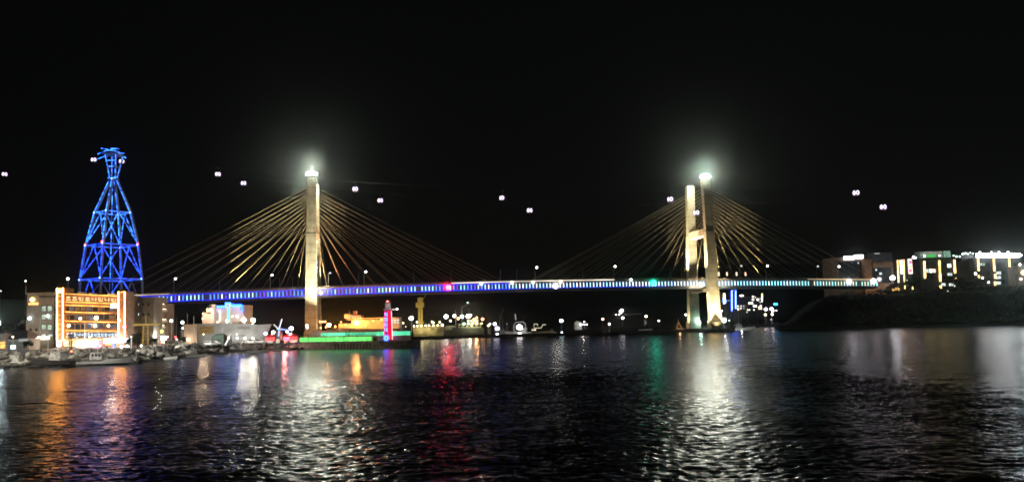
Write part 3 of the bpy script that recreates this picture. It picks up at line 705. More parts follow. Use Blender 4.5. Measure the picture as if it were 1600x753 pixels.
def tree(loc, s, label, k=0, group="trees on the quay"):
    t = thing("tree", label, "tree", loc, rnd.uniform(0, 6), group); t.scale = (s, s, s)
    mb = MB(); mb.tube([(0, 0, -.3), (.1, 0, 1.2), (0, .1, 2.6), (.1, 0, 4.2)], .24, 7, r2=.08)
    for a in range(5): mb.tube([(0.05, .05, 1.8 + a * .35), (math.cos(a * 2.3) * 1.3, math.sin(a * 2.3) * 1.3, 3.1 + a * .35)], .08, 5, r2=.03)
    mb.build("trunk", BARK, t)
    c = bpy.data.objects.new("crown", CROWN[k % 3]); COL.objects.link(c); c.parent = t; c.location = (0, 0, 1.6); return t
def hull_mb(L, Bm, D, sheer=.35, bowrake=.12, n=14, deckz=None):
    """boat hull along +x (bow), keel at z=-.35D"""
    mb = MB(); rings = []
    for i in range(n + 1):
        t = i / n; x = -L / 2 + L * t
        w = Bm / 2 * (1 - max(0, (t - .55) / .45) ** 2.2) * (1 if t > .08 else .92); w = max(w, .04 * Bm)
        top = D * .65 + sheer * D * (t ** 2.5); xr = x + bowrake * L * (t ** 3)
        wb = w * .55
        rings.append([(x, -wb, -.35 * D), (xr - .02 * L * (t ** 3), -w * .93, D * .2), (xr, -w, top), (xr, w, top), (xr - .02 * L * (t ** 3), w * .93, D * .2), (x, wb, -.35 * D)])
    m = 6
    for a, b in zip(rings, rings[1:]): mb.add(a + b, [(i, (i + 1) % m, m + (i + 1) % m, m + i) for i in range(m)])
    mb.add(rings[0], [tuple(range(m))]); mb.add(rings[-1], [tuple(reversed(range(m)))])
    return mb
CABW = mat("worn cabin paint", (.34, .34, .32), .6, var=.4, scale=1.5)
def fishing_boat(loc, rz, L, label, hm=None, cab=CABW, mast=4.0, lit=None, group="small boats moored at the harbour", name="fishing_boat", cat="boat", cabx=-.18):
    b = thing(name, label, cat, loc, rz, group); D = L * .16; Bm = L * .27
    hull_mb(L, Bm, D).build("hull", hm or WHITE, b)
    MB().tube([(-L / 2, -Bm * .47, D * .68), (0, -Bm * .51, D * .7), (L * .3, -Bm * .38, D * .83), (L * .6, 0, D * 1.05)], .06 * D + .03, 5).build("rubbing_strake", BLKP, b)
    c = MB(); cx = L * cabx; cl = L * .26
    c.frust([(cx - cl / 2, -Bm * .32, D * .6), (cx + cl / 2, -Bm * .32, D * .6), (cx + cl / 2, Bm * .32, D * .6), (cx - cl / 2, Bm * .32, D * .6)],
            [(cx - cl / 2, -Bm * .28, D * .6 + L * .17), (cx + cl * .38, -Bm * .28, D * .6 + L * .17), (cx + cl * .38, Bm * .28, D * .6 + L * .17), (cx - cl / 2, Bm * .28, D * .6 + L * .17)])
    o = c.build("wheelhouse", cab, b)
    for k in (-1, 0, 1):
        m = MB(); m.box(cx + k * cl * .27 - cl * .1, cx + k * cl * .27 + cl * .1, -Bm * .31 - .03, -Bm * .27, D * .6 + L * .095, D * .6 + L * .145); m.build("window", GLASSD if not lit else lit, o)
    m = MB(); m.box(cx - cl * .6, cx + cl * .5, -Bm * .33, Bm * .33, D * .6 + L * .17, D * .6 + L * .18); m.build("cabin_roof", cab, b)
    MB().tube([(cx, 0, D * .6 + L * .17), (cx, 0, D * .6 + L * .17 + mast)], .07, 5, r2=.04).build("mast", STEEL, b)
    MB().tube([(cx, 0, D * .6 + L * .17 + mast * .8), (L * .5, 0, D * 1.05)], .025, 4).build("stay_wire", STEEL_D, b)
    return b

# ------------------------------------------------------------------ LEFT SHORE: boulders
def rock_mesh(seed):
    bm = bmesh.new(); bmesh.ops.create_icosphere(bm, subdivisions=2, radius=1); g = random.Random(seed)
    pl = [(Vector((g.gauss(0, 1), g.gauss(0, 1), g.gauss(0, 1))).normalized(), g.uniform(.5, .85)) for _ in range(9)]
    for v in bm.verts:
        for n_, d_ in pl:
            k = v.co.dot(n_) - d_
            if k > 0: v.co -= n_ * k
        v.co *= 1 + .10 * mn.noise(v.co * 2.5 + Vector((seed, 0, 0))); v.co.x *= 1.15; v.co.z *= .72
    me = bpy.data.meshes.new("boulder"); bm.to_mesh(me); bm.free(); me.materials.append(ROCK[seed % 3]); return me
RM = [rock_mesh(k) for k in range(9)]
for k in range(285):
    t = rnd.random(); t = .12 + .88 * t; p = along(t); q = rnd.uniform(-.6, 15.5) if rnd.random() < .85 else rnd.uniform(13, 18)
    z = -.4 + (GZ + .9) * min(1, q / 14.0) + rnd.uniform(-.3, .3); s = rnd.uniform(.8, 1.75) * (1 if t < .6 else .85)
    o = bpy.data.objects.new("boulder", RM[k % 9]); COL.objects.link(o); o.location = (p.x * (1 + q / p.y) + rnd.uniform(-1, 1), p.y + q, z)
    o.rotation_euler = (rnd.uniform(-.5, .5), rnd.uniform(-.5, .5), rnd.uniform(0, 6.28)); o.scale = (s * rnd.uniform(.8, 1.3), s * rnd.uniform(.8, 1.3), s * rnd.uniform(.7, 1.1))
    tag(o, "rough grey boulder on the rubble slope between the lit quay and the water", "boulder", "boulders of the quay slope")

# ------------------------------------------------------------------ buildings on the quay
f = Fac("harbour_shed", "low dark shed with hipped roof between the orange front and grey hotel", "shed", 26, 318, GZ)
f.box("wall", 8, 530, 42, 545, 0, 9, DKWALL, ground=True)
x0, z1 = f.q(6, 529); x1, _ = f.q(44, 529); zt_ = f.q(26, 516)[1]
MB().frust([(x0, -.6, z1), (x1, -.6, z1), (x1, 9.6, z1), (x0, 9.6, z1)], [(x0 + 2.4, 3.5, zt_), (x1 - 2.4, 3.5, zt_), (x1 - 2.4, 5.5, zt_), (x0 + 2.4, 5.5, zt_)]).build("roof", ROOFD, f.root)
f.box("door_light", 17, 539, 24, 545, -.15, .05, emi("door light blue white", (.75, .88, 1), 3.5))
f.box("eave_light", 9, 531.5, 42, 532.4, -.7, -.6, emi("eave light", (.8, .8, .7), .35)); f.box("signboard", 31, 529, 45, 533.5, -.75, -.62, WHITE)
f = Fac("kiosk", "small kiosk with glowing orange front at the left edge of the picture", "kiosk", 2, 316, GZ)
f.box("wall", -8, 521, 8, 548, .1, 5, BEIGE, ground=True); f.box("lit_front", -7, 534, 8, 544, -.1, .08, emi("kiosk orange", (1, .38, .1), 2.0, .5, .6)); f.box("roof", -9, 518, 9, 521, -.8, 5.5, ROOFD)
f = Fac("chapel_spire", "dim narrow stepped spire rising behind the dark shed at left", "spire", 33, 352, GZ)
f.box("wall", 27, 505, 39, 545, 0, 4, DKWALL, ground=True)
x0, z0 = f.q(29, 505); x1, _ = f.q(37, 505); zt_ = f.q(33, 491)[1]; zm = f.q(33, 500)[1]
MB().frust([(x0, .5, z0), (x1, .5, z0), (x1, 3.5, z0), (x0, 3.5, z0)], [(x0 + .5, 1, zm), (x1 - .5, 1, zm), (x1 - .5, 3, zm), (x0 + .5, 3, zm)]).build("belfry", DKWALL, f.root)
xc = (x0 + x1) / 2; MB().frust([(xc - .8, 1.2, zm), (xc + .8, 1.2, zm), (xc + .8, 2.8, zm), (xc - .8, 2.8, zm)], [(xc - .05, 1.95, zt_), (xc + .05, 1.95, zt_), (xc + .05, 2.05, zt_), (xc - .05, 2.05, zt_)]).build("steeple", ROOFD, f.root)

f = Fac("grey_hotel", "plain grey hotel with an orange sun emblem and pale green lit windows", "hotel", 64, 340, GZ)
f.box("wall", 41, 458, 84, 545, 0, 16, DKWALL, ground=True); f.box("parapet", 40.5, 457, 84.5, 459, -.25, 16.2, DKWALL)
f.box("side_wing", 76, 466, 91, 545, .8, 13, mat("dim brown render", (.17, .14, .11), .9, var=.2, scale=.3), ground=True)
f.box("roof_band", 62, 462.5, 88, 464.5, -.3, 0, ROOFD)
f.ball("emblem", 52, 468, .95, emi("emblem orange", (1, .52, .13), 6)); f.ball("emblem_core", 52, 468.4, .55, emi("emblem core", (1, .85, .5), 8), y=-1.2)
f.box("sign_bar", 45.5, 473, 60, 476, -.4, -.1, emi("sign bar orange", (1, .45, .12), 3.2, .4, 1))
x, z = f.q(46, 468); m = MB()
windows(f, (68.5, 78), (482, 495, 511), 7.6, 9.6, lambda i, j: E_WIN)
windows(f, (68, 79), (523.5,), 8, 3.6, lambda i, j: E_WINC)
windows(f, (48, 57), (515, 526), 4, 4, lambda i, j: GLASSD)
windows(f, (87,), (482, 495, 511), 3.4, 5, lambda i, j: GLASSD)
f.ball("wall_floodlight", 47.5, 497, .8, E_COOL); f.ball("wall_floodlight", 76, 493.5, .75, E_COOL)
f.line("roof_mast", [(41.5, 458), (41.5, 447)], .08, STEEL)
f.box("canopy", 60, 525, 78, 530.5, -2.2, -.05, emi("canopy glow", (1, .92, .7), 2.0, .4, .8))
tag(f.root, None)
spot("facade_wash", f.o + Vector((-6, -22, 3)), f.o + Vector((-3, 0, 14)), 9000, (1, .88, .68), 75, .8, .5, f.root)

H = Fac("neon_hotel", "wide hotel whose floors and two corner towers are outlined in orange neon", "hotel", 145, 334, GZ)
H.box("wall", 102, 461, 188, 545, .3, 17, mat("hotel brown cladding", (.26, .15, .09), .7, var=.3, scale=.4), ground=True)
H.box("tower", 91, 450, 102, 545, -1.2, 6, mat("tower brown cladding", (.28, .15, .08), .7, var=.3, scale=.4), ground=True)
H.box("tower", 187, 455, 198, 545, -1.2, 6, _M["tower brown cladding"], ground=True)
NR = .15
E_ORNEON2 = emi("neon amber", (1, .40, .07), 48, .35, .25)
H.line("neon_outline", [(92, 531), (92, 450.5), (101, 450), (101.5, 531)], .13, E_ORNEON2, y=-1.45)
H.line("neon_outline", [(187.5, 529), (187.5, 456), (197.5, 456), (197.5, 528)], .12, E_ORNEON2, y=-1.45)
for ya, yb in ((459, 462.5), (471.5, 474.5), (476.5, 479.5), (487, 490), (501.3, 503.5), (516, 517)):
    H.line("neon_outline", [(102, ya), (187, yb)], NR, E_ORNEON, y=-.2)
H.line("neon_outline", [(92, 531), (168, 530)], NR, E_ORNEON, y=-.5)
for ya in (482, 495, 509, 523):
    H.box("window_band", 104, ya - 3.6, 186, ya + 4.2, .12, .29, GLASSD)
for ya in (489.5, 503.5, 517.5): H.box("balcony", 103, ya + .6, 187, ya + 1.8, -1.0, .3, _M["hotel brown cladding"])
for j, ya in enumerate((482, 495, 509)):
    for i, x in enumerate(range(108, 186, 9)):
        k_ = rnd.random()
        if k_ < .55: H.box("window_pane", x + 1, ya - 2.6, x + 7.5, ya + 3.4, .04, .11, emi("room dim amber", (1, .55, .25), .22) if k_ < .3 else emi("room dim grey", (.7, .75, .8), .18) if k_ < .48 else emi("room lit warm", (1, .78, .5), .8))
for px0, px1, py0 in ((112, 120, 455.5), (131, 136, 457), (160, 172, 458)): H.box("rooftop_unit", px0, py0, px1, py0 + 6, 4, 8, STEEL)
for i, x in enumerate(range(108, 186, 9)):
    H.box("mullion", x - .4, 478, x + .4, 530, -.06, .3, _M["hotel brown cladding"])
glyph_run(H, "rooftop_lettering", 103, 184, 466.2, .035, 8, 5.2, emi("letters amber", (1, .62, .28), 2.2), .13, -.6, 5)
H.box("sign_white", 174.5, 474.5, 186.5, 481, -.6, -.3, emi("sign glaring white", (1, .95, .8), 7))
glyph_run(H, "window_lettering", 105, 185, 523, .0, 15, 4.4, emi("letters blue white", (.6, .82, 1), 2.2), .1, -.5, 9)
H.ball("emblem", 96.5, 455, .8, emi("emblem amber", (1, .8, .5), 3), y=-1.7)
for i, yy in enumerate((463, 471, 478, 492, 499, 506, 514, 522)): H.ball("tower_lamp", 96.6, yy, .3, emi("tower lamp amber", (1, .7, .35), 1.6), y=-1.6)
for px, py, r in ((126, 497.5, .75), (151, 496.5, 1.1), (108, 508.5, .8), (149, 509, .85), (170, 508.7, .7)): H.ball("interior_lamp", px, py, r, E_WARM, y=-.3)
H.ball("corner_lamp", 189.5, 500.5, .7, E_WARM, y=-1.9)
H.box("shop_front", 92, 532, 98, 541, -1.6, -1.25, emi("shop pale", (.9, .85, 1), 5)); H.box("shop_front", 99, 532.5, 121, 541, -.6, -.2, emi("shop amber", (1, .66, .32), 3.0, .6, .5))
H.box("shop_front", 121, 531.5, 137, 541.5, -.7, -.2, emi("shop white", (1, .9, .92), 14, .4, .7)); H.box("shop_front", 138, 531.5, 154, 541.5, -.7, -.2, _M["shop white"])
H.box("sign_pink", 146, 536, 160, 542, -1.0, -.75, emi("sign pink", (1, .25, .6), 3.4, .5, .8)); H.box("sign_orange", 166, 534.5, 177, 539.5, -1.0, -.75, emi("sign orange", (1, .3, .12), 3.0)); H.box("sign_blue", 178.5, 534, 181, 544, -1.0, -.75, emi("sign blue", (.05, .15, 1), 5))
H.box("sign_green", 168, 542, 174, 547, -1.1, -.85, emi("sign green", (.1, .9, .4), 1.4, .5, 1)); 
H.line("pink_neon_curl", [(155, 532), (159, 533), (160, 537), (157, 540), (152, 542)], .22, emi("neon magenta", (1, .1, .8), 5), y=-1.2)
H.box("lit_canopy", 167, 528.5, 203, 534.5, -2.6, -1.5, emi("canopy glaring", (1, .93, .97), 18))
H.line("flagpole", [(138.5, 528), (138.5, 504)], .09, WHITE, y=-3)
H.ball("red_lamp", 198, 510.5, 1.0, emi("lamp bright red", (1, .08, .12), 14), y=-2.2)
for px, w in ((108, 3000), (145, 4500), (185, 3500)):
    x, z = H.q(px, 534); point("shop_glow", H.o + Vector((x, -5, 3.2)), w, (1, .88, .74), .8, H.root)
spot("neon_spill", H.o + Vector((0, -14, 22)), H.o + Vector((0, 0, 12)), 16000, (1, .5, .2), 120, .8, 1, H.root)

f = Fac("grey_block", "dull grey brown windowless block right of the orange outlined hotel", "building", 220, 350, GZ)
f.box("wall", 202, 465, 240, 545, 0, 14, mat("dull brown block render", (.20, .17, .13), .9, var=.25, scale=.25), ground=True); f.box("parapet", 201.5, 464, 240.5, 466, -.2, 14.2, DKWALL)
windows(f, (215.5,), (475.5, 491), 3.4, 4, lambda i, j: emi("small cool pane", (.8, .95, 1), 3)); windows(f, (208, 224, 232), (475.5, 491), 3, 4, lambda i, j: GLASSD)
f.ball("wall_floodlight", 211.5, 499.5, 1.1, E_COOL)
spot("block_wash", f.o + Vector((2, -18, 4)), f.o + Vector((1, 0, 12)), 3000, (1, .85, .55), 80, .9, .5, f.root)
f = Fac("balcony_tower", "narrow building with warm lit balconies under the left end of the bridge", "building", 252, 360, GZ)
f.box("wall", 241, 474, 257, 545, 0, 10, BRWALL, ground=True)
for yy, px1 in ((476, 259), (484, 262), (500, 262), (509, 259)):
    f.box("balcony", 240.5, yy, px1, yy + 3.2, -1.6, 0, BEIGE); f.box("balcony_light", 242, yy - 1.4, px1 - 2, yy - .6, -1.2, -.2, emi("balcony light", (1, .78, .5), 4.5))
windows(f, (245, 252), (493,), 4.4, 4, lambda i, j: GLASSD)
f.ball("oval_sign", 254, 517.5, 1.25, emi("sign lime", (.8, 1, .2), 3), sz=.7, y=-2)
f.box("shop_sign", 243, 525, 262, 531, -2.4, -1.7, emi("shop sign white", (.95, .95, 1), 10)); f.box("shop_front", 244, 533, 264, 540, -2.2, -1.7, emi("shop rosy", (1, .62, .42), 4, .5, .8))
f.box("sign_red", 256, 535, 259, 545, -2.7, -2.4, emi("sign scarlet", (1, .15, .08), 3))
point("shop_glow", f.o + Vector((2, -9, 4)), 5000, (1, .9, .8), .8, f.root)
for px, py, r, m, lb in ((267.5, 501, 1.05, E_COOL, "white floodlight right of the warm balconies, higher and larger one"), (285, 503.5, 1.1, E_WHITE, "white floodlight between the boat masts, left of the beige tower"), (285.5, 512.5, .6, E_COOL, "small white lamp below the floodlight between the boat masts"),
                         (276, 530, .5, E_WARM, "small warm lamp at the quay behind the boat masts"), (274, 526, .45, E_RED, "small red lamp at the quay beside the masts")):
    lamp(px, py, 352, r, m, lb)
# masts of yachts behind the quay
for k, (px, py) in enumerate(((266, 506), (272, 508), (278, 492), (283, 500))):
    p = at(px, 538, 345); b = fishing_boat((p.x, 345, 3.0), R(20 + 30 * k), 7, "small white sailing boat on a quay cradle, " + ("farthest left", "second from left", "with the tallest mast", "nearest the beige tower")[k] + " of the four masts", mast=at(px, py, 345).z - 6, name="sailing_boat", group="boats with tall masts behind the quay")

# the T shaped yellow jib crane
p = at(227, 543, 288); cr = thing("jib_crane", "yellow T shaped jib crane standing on the quay rocks in front of the grey block", "crane", (p.x, 288, GZ))
hz = at(227, 508, 288).z - GZ; ht = at(227, 493, 288).z - GZ
for sx in (-1, 1): MB().tube([(sx * 1.0, 0, 0), (sx * .75, 0, hz + .5)], .26, 8, r2=.2).build("column", YEL, cr)
m = MB()
for z in np.arange(.8, hz, 1.1): m.tube([(-.95, 0, z), (.95, 0, z + .5)], .08, 4)
m.build("lattice", YEL, cr)
xl = at(209, 508, 288).x - p.x; xr = at(250, 508, 288).x - p.x
m = MB(); m.box(xl, xr, -.35, .35, hz - .1, hz + .55); m.build("jib", YEL, cr, bevel=.04)
MB().tube([(0, 0, hz + .5), (0, 0, ht)], .18, 6).build("king_post", YEL, cr)
for s_ in (xl * .85, xr * .85): MB().tube([(s_, 0, hz + .5), (0, 0, ht - .2)], .05, 4).build("tie_rod", YEL, cr)
MB().tube([(xl * .8, 0, hz), (xl * .8, 0, hz - 3.5)], .04, 4).build("hoist_rope", STEEL_D, cr)
m = MB(); m.box(-1.5, 1.5, -1.2, 1.2, -.2, .35); m.build("footing", CONC, cr)
spot("crane_light", cr.location + Vector((-5, -14, 2)), cr.location + Vector((0, 0, 8)), 3500, (1, .85, .5), 60, .7, .4, cr)
# derrick with two raking legs in front of the neon hotel
p = at(110, 555, 262); dk = thing("boat_derrick", "dark derrick with a mast and two raking legs in front of the orange hotel", "derrick", (p.x, 262, 2.6))
zt_ = at(110, 524, 262).z - 2.6
MB().tube([(.3, 0, 0), (.3, 0, zt_)], .2, 6).build("mast", STEEL_D, dk); MB().tube([(-.5, .5, 0), (-.3, 0, zt_)], .14, 6).build("mast", STEEL_D, dk)
MB().tube([(-3.6, -.8, .2), (-.4, 0, zt_ - .8)], .13, 6).build("leg", BEIGE, dk); MB().tube([(-2.7, .8, .2), (-.2, 0, zt_ - 1.4)], .13, 6).build("leg", BEIGE, dk)
m = MB(); m.box(-.8, .7, -.5, .5, zt_ - .2, zt_ + .5); m.build("winch_head", STEEL_D, dk)
MB().ball((.6, -.5, .9), .3).build("work_light", emi("work light orange red", (1, .2, .08), 6), dk, True)

# grey ship hull on the quay with raked bow, banner and beige stern tower
f = Fac("grey_ship", "long pale grey ship with raked bow and ochre banner standing behind the quay rocks", "ship", 360, 352, GZ)
x0, zt_ = f.q(306, 506); x1, zt2 = f.q(420, 507); xb, _ = f.q(408, 536); xs, _ = f.q(300, 540)
m = MB()
def sec_(x, w, z0, z1): return [(x, 4 - w, z0), (x, 4 - w * 1.15, z1), (x, 4 + w * 1.15, z1), (x, 4 + w, z0)]
R1 = [(xs, 3.6, -.3, zt_), (-6, 4.0, -.3, zt_), (6, 4.0, -.3, (zt_ + zt2) / 2), (xb - 3, 2.6, -.3, zt2)]
rr = [sec_(*r_) for r_ in R1] + [[(xb, 3.8, -.3), (x1, 3.7, zt2 + .2), (x1, 4.3, zt2 + .2), (xb, 4.2, -.3)]]
for a, b in zip(rr, rr[1:]): m.add(a + b, [(i, (i + 1) % 4, 4 + (i + 1) % 4, 4 + i) for i in range(4)])
m.add(rr[0], [(0, 1, 2, 3)]); m.add(rr[-1], [(3, 2, 1, 0)])
m.build("hull", GREYP, f.root)
f.box("stern_tower", 291, 508, 311, 545, -2.5, 5, mat("pinkish beige panel", (.46, .36, .27), .8, var=.12, scale=.4), ground=True); f.box("tower_cap", 290.5, 506.5, 311.5, 510.5, -2.7, 5.2, mat("cap beige", (.5, .36, .22), .8, var=.12))
f.box("banner", 311.5, 509, 335, 521, -.9, -.7, mat("ochre banner cloth", (.42, .27, .09), .8, var=.3, scale=1.2))
glyph_run(f, "banner_lettering", 314, 332, 512.5, 0, 6, 2.6, STEEL_D, .07, -1.0, 3); glyph_run(f, "banner_lettering", 317, 331, 517, 0, 5, 2.2, STEEL_D, .06, -1.0, 4)
glyph_run(f, "hull_lettering", 373, 391, 512, 0, 7, 2.4, STEEL_D, .07, -.9, 6); f.box("hull_vent", 374.5, 523.5, 384, 524.5, -.75, -.55, STEEL_D)
f.box("deckhouse", 362, 503, 372, 507, 1, 6, BEIGE)
f.line("ladder", [(307, 494), (307, 510), (313, 540)], .09, WHITE, y=-2.9); f.line("signal_mast", [(293, 508), (293, 490)], .07, STEEL, y=0); f.line("signal_mast", [(352, 535), (352, 512)], .08, WHITE, y=-3)
for px in (374, 386, 398): 
    f.ball("hull_lamp", px, 528, .62, E_WHITE, y=-2.6); x, z = f.q(px, 527); point("hull_glow", f.o + Vector((x, -3.6, z + .2)), 120, (1, .95, .85), .4, f.root)
f.ball("hull_lamp", 298.5, 530, .8, E_WARM, y=-3.4); x, z = f.q(300, 531); point("hull_glow", f.o + Vector((x, -5.5, z)), 500, (1, .8, .6), .4, f.root); f.ball("hull_lamp", 361, 527.5, .6, E_WHITE, y=-2.6)
spot("hull_wash", f.o + Vector((2, -26, 6)), f.o + Vector((2, 0, 5)), 7500, (1, .97, .88), 110, .9, .6, f.root)
# blue outlined hall behind
f = Fac("blue_outlined_hall", "pale pink hall with bright blue neon along its stepped roof edge", "building", 358, 392, GZ)
f.box("wall", 326, 477, 380, 530, 0, 14, mat("pale pink render", (.5, .40, .34), .8, var=.1, scale=.3), ground=True); f.box("centre_bay", 352.5, 473, 362, 530, -.8, 4, _M["pale pink render"], ground=True)
f.line("blue_neon", [(338, 479), (353.5, 478.5), (353.5, 473.5), (361, 473.3), (361, 478), (379, 477.5)], .28, emi("neon azure", (.03, .28, 1), 10), y=-1.1)
f.line("blue_neon", [(379, 477.5), (379.5, 486.5)], .6, emi("neon deep blue", (.01, .04, 1), 16), y=-.9)
f.line("blue_glow_bar", [(338, 480.5), (352, 480)], .3, emi("neon deep blue", (.01, .04, 1), 16), y=-.6); f.line("blue_glow_bar", [(363, 476), (378, 475.6)], .3, _M["neon deep blue"], y=-.6)
f.line("cyan_neon", [(358.2, 480), (358.2, 503)], .4, emi("neon turquoise", (.1, .85, .85), 3), y=-1.1)
for i, yy in enumerate((486, 489, 492, 495, 498, 501)): f.ball("wall_lamp", 343.5, yy, .55, emi("wall lamp warm", (1, .85, .6), 6), y=-.6)
f.line("orange_strip", [(337.5, 481), (337.5, 504)], .3, emi("strip peach", (1, .7, .4), 4), y=-.4)
f.ball("wall_lamp", 356, 501.5, .8, E_COOL, y=-1.6); f.ball("wall_lamp", 371.5, 494, .6, E_COOL, y=-.8); f.ball("wall_lamp", 364, 494, .35, E_COOL, y=-.8)
spot("hall_wash", f.o + Vector((0, -16, 14)), f.o + Vector((0, 0, 12)), 6000, (1, .82, .74), 120, .9, .6, f.root)
f = Fac("castle_kiosk", "small stepped building with peach coloured turret lamps left of the blue outlined hall", "building", 321, 384, GZ)
f.box("wall", 316, 488, 334, 530, 0, 8, _M["pale pink render"], ground=True); f.box("turret", 323, 481, 330, 490, 0, 4, _M["pale pink render"]); f.box("turret", 329, 475.5, 334, 488, 1, 4, _M["pale pink render"])
x, z = f.q(326.5, 481); MB().lathe((x, 2, z), [(2.0, 0), (1.2, .8), (.1, 2.2)], 8).build("turret_roof", ROOFD, f.root)
for px, py, r in ((331, 483, .9), (332, 486.5, .7), (325, 484.5, .7), (318, 490, .5), (317.5, 498, .5), (322, 492, .5), (341, 503, .6)): f.ball("wall_lamp", px, py, r, emi("wall lamp peach", (1, .62, .3), 5), y=-.7)
point("turret_glow", f.o + Vector((1, -5, 14)), 2600, (1, .7, .45), .5, f.root)
lamp(381, 499.5, 372, 1.35, emi("quay floodlight yellowish", (1, .93, .72), 230), "very bright yellowish floodlight right of the blue outlined hall, left one of two", GZ)
lamp(395.5, 500, 372, 1.3, emi("quay floodlight yellowish", (1, .93, .72), 230), "very bright yellowish floodlight above the grey bow, right one of two", GZ)

# tent and white sail
p = at(344, 536, 322); tn = thing("tent", "dark green peaked tent in front of the grey ship", "tent", (p.x, 322, GZ))
m = MB(); m.frust([(-3.4, -2, 0), (2.2, -2, 0), (2.2, 2.5, 0), (-3.4, 2.5, 0)], [(-2.6, -1.6, 3.6), (1.9, -1.6, 3.8), (1.9, 2, 3.8), (-2.6, 2, 3.6)]); m.frust([(-2.6, -1.6, 3.6), (1.9, -1.6, 3.8), (1.9, 2, 3.8), (-2.6, 2, 3.6)], [(-1.2, 0, 4.5), (1.2, 0, 4.6), (1.2, .4, 4.6), (-1.2, .4, 4.5)]); m.build("canopy", GRN_T, tn)
m = MB(); m.box(-.7, .7, -2.06, -1.95, 0, 2.1); m.build("door_flap", mat("darker canvas", (.02, .03, .025), .8), tn)
p = at(356, 537, 318); sl = thing("white_sail", "narrow white leaning sail board beside the dark green tent", "sail", (p.x, 318, GZ))
m = MB(); m.frust([(-1.4, 0, 0), (-.7, 0, 0), (-.7, .2, 0), (-1.4, .2, 0)], [(.9, 0, 4.3), (1.1, 0, 4.3), (1.1, .15, 4.3), (.9, .15, 4.3)]); m.build("sail_cloth", WHITE, sl)
m = MB(); m.frust([(-.3, .05, 0), (2.0, .05, 0), (2.0, .2, 0), (-.3, .2, 0)], [(1.0, .05, 4.0), (1.15, .05, 4.0), (1.15, .2, 4.0), (1.0, .2, 4.0)]); m.build("dark_panel", BLKP, sl)
# parked cars
def car(loc, rz, label, m, s=1.0):
    c = thing("parked_car", label, "car", loc, rz, "cars parked on the quay"); c.scale = (s, s, s)
    pr = [(-2.1, .35), (-2.15, .8), (-1.9, .95), (-1.35, 1.0), (-.75, 1.45), (.75, 1.48), (1.3, 1.05), (2.0, .88), (2.15, .6), (2.1, .3)]
    mb = MB(); n = len(pr); A = [(x, -.85, z) for x, z in pr]; Bq = [(x, .85, z) for x, z in pr]
    mb.add(A + Bq, [tuple(range(n)), tuple(reversed(range(n, 2 * n)))] + [(i, n + i, n + (i + 1) % n, (i + 1) % n) for i in range(n)]); mb.build("body", m, c, bevel=.06)
    for sg in (-1, 1):
        mb = MB(); mb.add([(-1.15, sg * .87, 1.0), (-.68, sg * .87, 1.38), (.7, sg * .87, 1.40), (1.12, sg * .87, 1.04)], [(0, 1, 2, 3)]); mb.build("window", GLASSD, c)
    for x in (-1.35, 1.35):
        for y in (-.82, .82):
            o = MB().tube([(x, y - .1, .33), (x, y + .1, .33)], .33, 12).build("wheel", BLKP, c); MB().tube([(x, y - .11, .33), (x, y + .11, .33)], .18, 8).build("rim", STEEL, o)
    for y in (-.6, .6):
        mb = MB(); mb.box(2.08, 2.17, y - .18, y + .18, .62, .78); mb.build("headlight", mat("headlight glass", (.7, .7, .7), .2), c)
    return c
for px, py, d, rz, m, lb in ((325, 537, 316, .1, WHITE, "white car parked on the quay left of the green tent"), (393, 534.5, 330, .2, WHITE, "white car parked below the grey bow, left one of two"), (406, 534, 330, -.1, mat("silver car paint", (.4, .4, .38), .35, .4), "silver car parked below the grey bow, right one of two"),
                             (334, 539, 316, 2.9, _M["silver car paint"] if "silver car paint" in _M else WHITE, "grey car parked close to the green tent")):
    p = at(px, py, d); car((p.x, d, GZ), rz, lb, m, 1.25)
# windmill
p = at(436, 538, 338); wm = thing("windmill", "dark round windmill with blue white lit sails and a lit arched door", "windmill", (p.x, 338, GZ))
hz = at(438, 514, 338).z - GZ
MB().lathe((0, 0, 0), [(2.0, 0), (1.9, 1.2), (1.45, hz - 1.4), (1.35, hz - .5)], 14).build("tower", BLKP, wm, True)
MB().lathe((0, 0, hz - .5), [(1.4, 0), (1.35, .5), (.8, 1.3), (.1, 1.7)], 14).build("cap", ROOFD, wm, True)
hub = Vector((.5, -1.7, hz)); EB = emi("sail light blue white", (.25, .4, 1), 2.5)
MB().tube([(.3, 0, hz), hub], .18, 6).build("shaft", STEEL_D, wm)
for px, py, m_ in ((441, 498, emi("sail light white", (.8, .85, 1), 2.2)), (428, 506.5, emi("sail light pale", (.8, .8, .7), 1.4)), (450, 515.5, _M["sail light blue white"]), (435, 525, EB)):
    q = at(px, py, 336.3); t_ = Vector((q.x - p.x, -1.7, q.z - GZ)); d_ = (t_ - hub); sd = Vector((-d_.z, 0, d_.x)).normalized() * .42
    m = MB(); a = hub + d_ * .12
    m.tube([hub, t_], .08, 4)
    for k in range(7): c = a + (t_ - a) * (k / 6); m.tube([c, c + sd], .045, 4)
    m.tube([a + sd, t_ + sd], .05, 4); sail = m.build("sail", WHITE, wm)
    MB().tube([a + Vector((0, -.2, 0)), t_ + Vector((0, -.2, 0))], .15, 5).build("light_strip", m_, sail)
MB().ball(hub + Vector((-.2, -.3, .2)), .38).build("hub_lamp", emi("hub lamp blue", (.1, .25, 1), 6), wm, True)
m = MB(); m.lathe((0, -1.25, 0), [(.95, 0), (.95, 1.0), (.7, 1.6), (.1, 1.9)], 10); m.build("door_arch", emi("door arch warm", (1, .88, .65), .8), wm, True)
